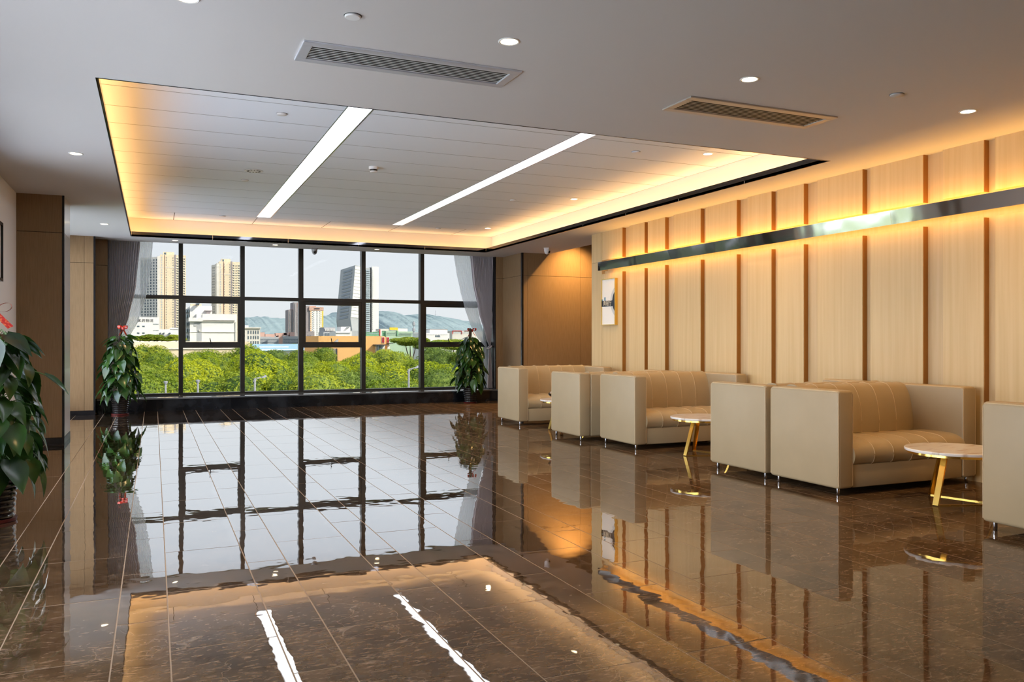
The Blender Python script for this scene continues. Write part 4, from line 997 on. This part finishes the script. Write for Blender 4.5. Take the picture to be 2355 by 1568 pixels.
b.bx('roof_sign_wall', 'ext_cream', 440, 466, 697, 703, 8, 10); b.wins('roof_sign', 'ext_window', [452, 455, 458], [699.5], 1.6, 4, 7.6)
b.bx('right_pipe', 'ext_offwhite', 541.5, 543, 740, None, -0.5, 0)
# small cream office with window columns in the third bay
b = Bld('office_building', 'small cream office building at the left of the third window bay', 580, 520)
b.bx('main_block', 'ext_offwhite', 556, 598.5, 754, None, 0, 25); b.bx('roof_edge', 'ext_offwhite', 556, 600, 752.5, 755, -1.2, 26); b.bx('roof_block', 'ext_white', 556, 573, 748, 753, 4, 12)
b.wins('windows', 'ext_window', [571, 577, 583, 588, 593.5], [764, 776, 788], 2.6, 7.5)
# distant low blocks
b = Bld('apartment_row', 'row of grey and pink apartment blocks beyond the blue roof', 645, 800)
for u0, u1, vt, mt in ((596, 623, 774, 'ext_grey'), (623, 641, 775, 'ext_grey'), (641, 650, 770, 'ext_pink'), (650, 692, 773, 'ext_grey')):
    b.bx('block', mt, u0, u1, vt, None, 0, 20)
for u0, u1, vt, vb in ((612, 634, 768, 776), (636, 662, 766, 772), (669, 681, 763, 774), (600, 611, 764, 775), (655, 668, 765, 770)): b.bx('roof_block', 'ext_pink', u0, u1, vt, vb, 6, 16)
b.wins('windows', 'ext_window', fr_(600, 640, 2.6) + fr_(653, 690, 2.6), [781, 787], 1.2, 4)
# blue roofed shed
b = Bld('shed', 'low shed with a pale blue roof in the third window bay', 650, 170)
b.bx('wall', 'ext_white', 596, 745, 803, None, 0, 20)
p = b; k = p.k
MB().add([(p.x(594), -1, p.z(806)), (p.x(747), -1, p.z(804)), (p.x(747), 22, p.z(792)), (p.x(594), 22, p.z(792)), (p.x(594), -1, p.z(806.6)), (p.x(747), -1, p.z(804.6)), (p.x(747), 22, p.z(792.6)), (p.x(594), 22, p.z(792.6))],
         [(0, 1, 2, 3), (4, 7, 6, 5), (0, 4, 5, 1), (1, 5, 6, 2), (2, 6, 7, 3), (3, 7, 4, 0)]).build('roof', 'ext_blue_roof', b.o)
b.bx('roof_light', 'ext_white', 610, 680, 797.4, 799.4, 9.4, 12)
# brown twin tower
b = Bld('brown_tower', 'grey-brown twin tower at the right of the third window bay', 676, 1100, grp='brown towers')
b.bx('left_shaft', 'ext_greybrown', 664, 675.5, 712, None, 4, 30); b.bx('right_shaft', 'ext_greybrown', 675.5, 692, 695, None, 0, 30)
b.bx('pink_side', 'ext_pink', 669, 676, 711, 718, 5, 20); b.bx('pink_side', 'ext_pink', 684, 692, 695, 705, -0.4, 10)
b.wins('windows', 'ext_window', [673, 683], fr_(720, 765, 4.8), 1.0, 2.6); b.bx('rib', 'ext_grey', 678, 679, 698, None, -1, 0); b.bx('rib', 'ext_grey', 667, 668, 715, None, 3, 4)
b = Bld('orange_white_tower', 'white and orange apartment tower at the left of the fourth window bay', 728, 1100, grp='brown towers')
b.bx('shaft', 'ext_white', 713, 743, 707, None, 0, 25); b.bx('top_band', 'ext_pink', 711, 744, 706, 714, -0.6, 24); b.bx('rear_shaft', 'ext_greybrown', 702, 712.5, 703, None, 2, 30)
b.bx('podium', 'ext_greybrown', 698, 722.5, 762, None, -2, 4); b.bx('pink_rear', 'ext_pink', 711, 728, 703, 712, 4, 14)
b.bx('orange_edge', 'ext_yellow', 741, 743.5, 714, 772, -0.4, 0); b.bx('base_band', 'ext_pink', 722, 735, 778, 782, -2.2, 0)
b.wins('windows', 'ext_window', [721.6, 735.6], fr_(716.5, 770, 4.8), 1.5, 2.4); b.wins('stair_windows', 'ext_window', [729], fr_(716.5, 780, 4.8), 1.6, 3.6)
b.wins('balconies', 'ext_orange', [715], fr_(716.5, 760, 4.8), 2.4, 3.0, -0.5); b.wins('balcony_gaps', 'ext_window', [718.5], fr_(718.5, 762, 4.8), 1.6, 1.8, -0.3)
b.wins('balcony_edges', 'ext_yellow', [738.5], fr_(718, 770, 4.8), 1.4, 2.0, -0.4)
b.wins('podium_windows', 'ext_window', [708, 713], [772, 776.5, 782], 1.6, 2.2, -2.3)
mb = MB()
for q in range(9): mb.box(b.x(722.2 + q * 1.45), b.x(723.0 + q * 1.45 + 0.4 * (q % 2)), -1.0, -0.6, b.z(711.2 - 0.2 * q * 0.3), b.z(708.8 - 0.25 * (q % 3)))
tag(mb.build('roof_lettering', 'ext_dark', b.o), kind='stuff')
# leaning glass tower and white slab tower
b = Bld('leaning_tower', 'leaning grey glass tower behind the fourth window bay', 808, 700, grp='glass and slab towers')
def PT(u, v, y): return (b.x(u), y, b.z(v))
vsl = [PT(791.4, 618, 14), PT(816.7, 609.5, 0), PT(838, 609.5, 8), PT(781, 738, 14), PT(806, 732, 0), PT(829, 734, 8), PT(787, 775, 14), PT(811, 768, 0), PT(834, 775, 8), PT(818, 618, 30), PT(812, 738, 30), PT(815, 775, 30)]
MB().add(vsl, [(0, 1, 4, 3), (3, 4, 7, 6), (1, 2, 5, 4), (4, 5, 8, 7), (2, 9, 10, 5), (5, 10, 11, 8), (9, 0, 3, 10), (10, 3, 6, 11), (0, 9, 2, 1), (6, 7, 8, 11)]).build('tower_body', 'ext_grey', b.o)
b.bx('podium', 'ext_grey', 784, 836, 770, None, 0.5, 32)
mbg = MB(); mbl = MB()
def lerp3(a, c, t): return Vector(a) + (Vector(c) - Vector(a)) * t
for i in range(15):                                            # horizontal louvre bands on the dark face
    t0 = 0.05 + i * 0.064; t1 = t0 + 0.036
    L0, R0 = lerp3(vsl[0], vsl[3], t0), lerp3(vsl[1], vsl[4], t0); L1, R1 = lerp3(vsl[0], vsl[3], t1), lerp3(vsl[1], vsl[4], t1)
    off_ = Vector((-0.2, -0.35, 0))
    q = [lerp3(L0, R0, .22) + off_, lerp3(L0, R0, .82) + off_, lerp3(L1, R1, .82) + off_, lerp3(L1, R1, .22) + off_]
    q2 = [p_ + Vector((0.25, 0.4, 0)) for p_ in q]
    mbg.add(q + q2, [(0, 1, 2, 3), (7, 6, 5, 4), (0, 4, 5, 1), (1, 5, 6, 2), (2, 6, 7, 3), (3, 7, 4, 0)])
    L0, R0 = lerp3(vsl[1], vsl[4], t0 - .03), lerp3(vsl[2], vsl[5], t0 - .03); L1, R1 = lerp3(vsl[1], vsl[4], t0 - .03 + .055), lerp3(vsl[2], vsl[5], t0 - .03 + .055)
    off_ = Vector((0.1, -0.35, 0))
    q = [lerp3(L0, R0, .03) + off_, lerp3(L0, R0, .97) + off_, lerp3(L1, R1, .97) + off_, lerp3(L1, R1, .03) + off_]
    q2 = [p_ + Vector((-0.1, 0.4, 0)) for p_ in q]
    mbl.add(q + q2, [(0, 1, 2, 3), (7, 6, 5, 4), (0, 4, 5, 1), (1, 5, 6, 2), (2, 6, 7, 3), (3, 7, 4, 0)])
tag(mbg.build('louvre_bands', 'ext_glassface', b.o), kind='stuff'); tag(mbl.build('pale_glazing', 'ext_white', b.o), kind='stuff')
b = Bld('slab_tower', 'white slab tower with cross-braced glazing in the fifth window bay', 856, 720, grp='glass and slab towers')
b.bx('slab', 'ext_white', 855.5, 871, 613, None, 0, 30); b.bx('glazed_shaft', 'ext_grey', 838, 852.5, 616, None, 1.5, 26); b.bx('shadow_slot', 'ext_dark', 852.5, 855.5, 615, None, 3, 26)
b.wins('glazing', 'ext_window_pale', [846.5], fr_(622, 765, 4.5), 9.5, 3.2, 1.2); mb = MB()
for i in range(12):
    v = 634 + i * 11.2
    if v > 764: break
    for s_ in (-1, 1): mb.bar((b.x(846.5), 1.1, b.z(v)), (b.x(846.5 + s_ * 3.4), 1.1, b.z(v + 8)), 0.5, 0.3, Vector((0, 1, 0)))
    mb.box(b.x(841), b.x(852), 0.9, 1.3, b.z(v - 2.2), b.z(v - 3.0))
tag(mb.build('bracing', 'ext_white', b.o), kind='stuff')
b.wins('slot_windows', 'ext_window', [856.8], fr_(622, 760, 4.5), 0.9, 2.6)
# low buildings in front of the towers
b = Bld('grey_hall', 'low grey hall with tall windows left of the leaning tower', 763, 420)
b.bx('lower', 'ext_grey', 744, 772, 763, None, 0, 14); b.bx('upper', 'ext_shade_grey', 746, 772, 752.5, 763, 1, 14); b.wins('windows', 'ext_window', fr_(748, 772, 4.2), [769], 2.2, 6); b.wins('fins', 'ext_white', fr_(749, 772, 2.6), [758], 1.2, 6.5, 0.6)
b = Bld('white_hall', 'low white hall at the foot of the leaning tower', 795, 400)
b.bx('lower', 'ext_white', 772, 809, 762, None, 0, 14); b.bx('upper', 'ext_white', 786, 808, 751, 763, 2, 12); b.bx('band', 'ext_grey', 772, 806, 764.5, 766.5, -0.4, 0); b.bx('side', 'ext_grey', 808, 832, 760, None, 1, 14)
b.wins('windows', 'ext_window', [799, 802.5], [753.5], 2.2, 1.4, 1.8)
# orange building
b = Bld('orange_building', 'low orange building with red signs among the trees', 820, 120)
b.bx('left_block', 'ext_orange', 734, 839, 772.5, None, 0, 12); b.bx('right_block', 'ext_orange', 839, 888, 772.5, None, 0.6, 12); b.bx('corner_block', 'ext_orange', 888, 903, 774.5, None, 1.6, 10)
b.bx('recess', 'ext_greybrown', 740, 774, 801, None, -0.05, 0.02); b.bx('recess_jamb', 'ext_dark', 773, 776, 801, None, -0.12, 0)
b.bx('canopy', 'ext_dark', 860, 888, 792, 794, -1.2, 0.6); b.bx('canopy', 'ext_dark', 897, 908, 789, 790.5, 0.4, 1.6); b.bx('canopy_post', 'ext_dark', 864, 865.2, 794, 815, -1.0, -0.9)
b.bx('window_frame', 'ext_white', 866, 888, 794, 812, 0.45, 0.6); b.wins('window_pane', 'ext_window_pale', [871, 878], [802], 5.2, 13, 0.4)
b.bx('corner_window', 'ext_white', 898, 904, 793, 805, 1.5, 1.6); b.wins('roof_lamp', 'ext_dark', [740], [772], 1.2, 1)
MB().prism([(b.x(768), b.z(786)), (b.x(777), b.z(786)), (b.x(777), b.z(779))], 'y', -0.5, 0).build('stair_hood', 'ext_grey', b.o)
for uu, yy, hw_ in ((884, 0.5, 5.6), (899.5, 1.5, 4.6)):
    b.bx('sign_board', 'ext_white', uu - hw_ / 2 - 0.8, uu + hw_ / 2 + 0.8, 774.5, 788.5, yy, yy + 0.1)
    mb = MB()
    for zz in (776, 778.8, 781.6, 784.6, 787): mb.box(b.x(uu - hw_ / 2), b.x(uu + hw_ / 2), yy - 0.06, yy, b.z(zz + 0.7), b.z(zz - 0.6))
    for xx in (-0.36, 0.05, 0.34): mb.box(b.x(uu + hw_ * xx - 0.5), b.x(uu + hw_ * xx + 0.5), yy - 0.06, yy, b.z(787.4), b.z(775.6 + abs(xx) * 4))
    tag(mb.build('red_lettering', 'ext_red', b.o), kind='stuff')
# green netted building
b = Bld('green_building', 'green netted building with a yellow roof sign in the fifth window bay', 915, 340)
b.bx('left_block', 'ext_greennet', 876, 890, 762, None, 1, 14); b.bx('mid_block', 'ext_green_pale', 888, 914, 761, None, 0, 14); b.bx('right_block', 'ext_green_pale', 914, 950, 762, None, 0.5, 14); b.bx('edge', 'ext_greennet', 912, 915, 760, 772, -0.4, 0)
b.bx('yellow_sign', 'ext_yellow', 896, 914.5, 753, 759, -0.4, 0.2); b.bx('white_roof_block', 'ext_white', 914.5, 939, 755, 762.5, 1, 10); b.bx('low_roof', 'ext_offwhite', 878, 897, 756, 761, 2, 10)
b.wins('windows', 'ext_window', fr_(890, 912, 2.6) + fr_(919, 948, 2.6), [766, 770], 1.2, 1.6); b.bx('red_post', 'ext_red', 871.5, 873.5, 758, 772, -1.2, -0.8); b.bx('white_post', 'ext_white', 873.5, 877, 760, 772, -1.0, -0.6)
b = Bld('dark_shed', 'small dark green shed behind the orange building roof', 857, 330)
b.bx('body', 'ext_greennet', 842, 871, 764, None, 0, 8); b.wins('windows', 'ext_window_pale', fr_(845, 870, 4), [767], 2.4, 2)
b = Bld('blue_grey_block', 'small pale block beside the telecom mast', 957, 360)
b.bx('body', 'ext_grey', 950, 976, 764, None, 0, 10); b.wins('windows', 'ext_window', [954, 958, 962], [772], 1.5, 4)
b = Bld('white_factory', 'low white factory behind the rightmost window bay', 1005, 310)
b.bx('rear_block', 'ext_white', 994, 1035, 757, None, 3, 16); b.bx('front_block', 'ext_white', 976, 1034, 766, None, 0, 16); b.bx('roof_line', 'ext_greybrown', 993, 1035.5, 756.4, 757.2, 2.8, 16.2)
b.wins('windows', 'ext_window', fr_(1002, 1014, 3), [773], 2.0, 4.5); b.wins('slots', 'ext_grey', fr_(979, 1032, 6), [769.5], 4, 1.0)
b = Bld('red_framed_building', 'distant low building with red frames right of the white factory', 1055, 420)
b.bx('body', 'ext_offwhite', 1040, 1110, 761, None, 0, 14); b.bx('red_band', 'ext_red', 1040, 1062, 760, 761.4, -0.4, 0); b.bx('red_post', 'ext_red', 1040, 1041.2, 760, 768, -0.4, 0); b.bx('red_post', 'ext_red', 1061, 1062, 760, 768, -0.4, 0); b.bx('red_band', 'ext_red', 1068, 1085, 760, 761, -0.4, 0)
b.wins('windows', 'ext_window_pale', fr_(1044, 1080, 4), [765], 2.4, 3)
# cream terrace walls on the left
b = Bld('terrace_wall', 'long cream terrace wall above the trees on the left', 400, 120)
b.bx('upper_wall', 'ext_cream', 250, 592, 785.5, None, 6, 30); b.bx('lower_wall', 'ext_cream', 250, 552, 802.5, None, 0, 6); b.bx('ledge', 'ext_offwhite', 250, 552, 801.5, 803.0, -0.2, 6)
bb = Bld('billboard', 'small blue and white notice board above the trees in the second bay', 466, 95, cat='sign')
bb.bx('board', 'ext_white', 458, 473, 823, 834.5, 0, 0.12); bb.bx('header', 'ext_grey', 458, 473, 822, 825.5, -0.02, 0.14); bb.bx('blue_print', 'ext_blue_roof', 462, 472, 827, 832.5, -0.03, 0); bb.bx('post', 'lamp_post', 465, 466.4, 834.5, None, 0.02, 0.1)
# masts
def mast(u, v, Y, label, r):
    p = onY(u, v, Y); o = empty('mast', (p.x, Y, GZ)); tag(o, label, 'mast'); h_ = p.z - GZ
    MB().tube([(0, 0, 0), (0, 0, h_)], [r, r * 0.6], 8).build('pole', 'lamp_post', o)
    return o, h_
o, h_ = mast(951.5, 738, 330, 'telecom mast in front of the hill in the fifth bay', 0.28)
for z in (h_ - 1.2, h_ - 3.6): MB().lathe([(0.5, -0.7), (0.62, -0.6), (0.62, 0.6), (0.5, 0.7)], 6).build('antenna_ring', 'lamp_post', o, loc=(0, 0, z))
o, h_ = mast(1001.5, 714, 2300, 'thin antenna mast on the hill in the rightmost bay', 1.0)
MB().tube([(-2.5, 0, h_ - 12), (2.5, 0, h_ - 12)], 0.35, 6).build('cross_arm', 'lamp_post', o)
# street lamps
def lamp_cap(u, v, label):
    Y = 25; p = onY(u, v, Y); o = empty('street_lamp', (p.x, Y, GZ)); tag(o, label, 'street lamp', 'garden lamps'); h_ = p.z - GZ
    MB().tube([(0, 0, 0), (0, 0, h_ - 0.08)], 0.026, 10).build('post', 'lamp_post', o)
    MB().lathe([(0.026, h_ - 0.10), (0.034, h_ - 0.09), (0.062, h_ - 0.02), (0.062, h_ - 0.012), (0.015, h_)], 16).build('lamp_head', 'lamp_post', o, smooth=True)
lamp_cap(381, 876, 'short post lamp among the trees in the leftmost window bay'); lamp_cap(455, 873, 'short post lamp among the trees in the second window bay')
def lamp_arm(u, v, du, dv, label):
    Y = 27; p = onY(u, v, Y); k = pxm(u, Y); o = empty('street_lamp', (p.x, Y, GZ)); tag(o, label, 'street lamp', 'curved street lamps'); h_ = p.z - GZ
    MB().tube([(0, 0, 0), (0, 0, h_)], 0.032, 10).build('post', 'lamp_post', o)
    x1, z1 = du * k, h_ + dv * k
    MB().tube([(0, 0, h_ - 0.22), (-0.05, 0, h_ - 0.1), (0.03, 0, h_ + 0.01), (x1 * 0.5, 0, h_ + dv * k * 0.75), (x1 * 0.75, 0, z1)], 0.014, 6).tube([(0.0, 0, h_ - 0.12), (0.06, 0, h_ - 0.02), (x1 * 0.5, 0, h_ + dv * k * 0.6)], 0.01, 6).build('arm', 'lamp_post', o, smooth=True)
    MB().add([(x1 * 0.62, -0.03, z1 - 0.04), (x1 * 0.62, 0.03, z1 - 0.04), (x1, 0.06, z1 + 0.0), (x1, -0.06, z1 + 0.0), (x1 * 0.64, 0, z1 + 0.0), (x1 * 0.9, 0, z1 + 0.07), (x1 * 1.02, 0, z1 + 0.03)],
             [(0, 1, 2, 3), (0, 3, 5, 4), (1, 4, 5, 2), (0, 4, 1), (3, 6, 5), (2, 5, 6), (3, 2, 6)]).build('lamp_head', 'lamp_post', o)
lamp_arm(586, 870, 26, 3, 'curved-arm street lamp in front of the trees in the third window bay'); lamp_arm(940, 849, 24, 4, 'curved-arm street lamp in front of the trees in the fifth window bay')
# hills
def hill(label, pts, Y, dpt, sd_):
    rnd = random.Random(sd_); rows = []; us = [pts[0][0] + (pts[-1][0] - pts[0][0]) * i / 120 for i in range(121)]
    def hv(u):
        for (ua, va), (ub, vb) in zip(pts, pts[1:]):
            if ua <= u <= ub: t = (u - ua) / (ub - ua); t = t * t * (3 - 2 * t); return va + (vb - va) * t
        return pts[-1][1]
    jit = [rnd.uniform(-1.2, 1.2) for _ in us]
    for q in range(9):
        t = q / 8; r_ = []
        for i, u in enumerate(us):
            p = onY(u, hv(u) + jit[i] * 1.0, Y); z = GZ + (p.z - GZ) * (math.sin(t * math.pi / 2))
            xx = p.x; z += (rnd.uniform(-1.5, 1.5) if 0 < q < 8 else 0)
            r_.append((xx + (0), Y - dpt * (1 - t), z))
        rows.append(r_)
    last = rows[-1]; rows.append([(x_, Y + dpt, GZ) for x_, y_, z_ in last])
    o = MB().grid(rows).build('hill', 'hill_haze', None, smooth=True); tag(o, label, 'hill', None, 'structure')
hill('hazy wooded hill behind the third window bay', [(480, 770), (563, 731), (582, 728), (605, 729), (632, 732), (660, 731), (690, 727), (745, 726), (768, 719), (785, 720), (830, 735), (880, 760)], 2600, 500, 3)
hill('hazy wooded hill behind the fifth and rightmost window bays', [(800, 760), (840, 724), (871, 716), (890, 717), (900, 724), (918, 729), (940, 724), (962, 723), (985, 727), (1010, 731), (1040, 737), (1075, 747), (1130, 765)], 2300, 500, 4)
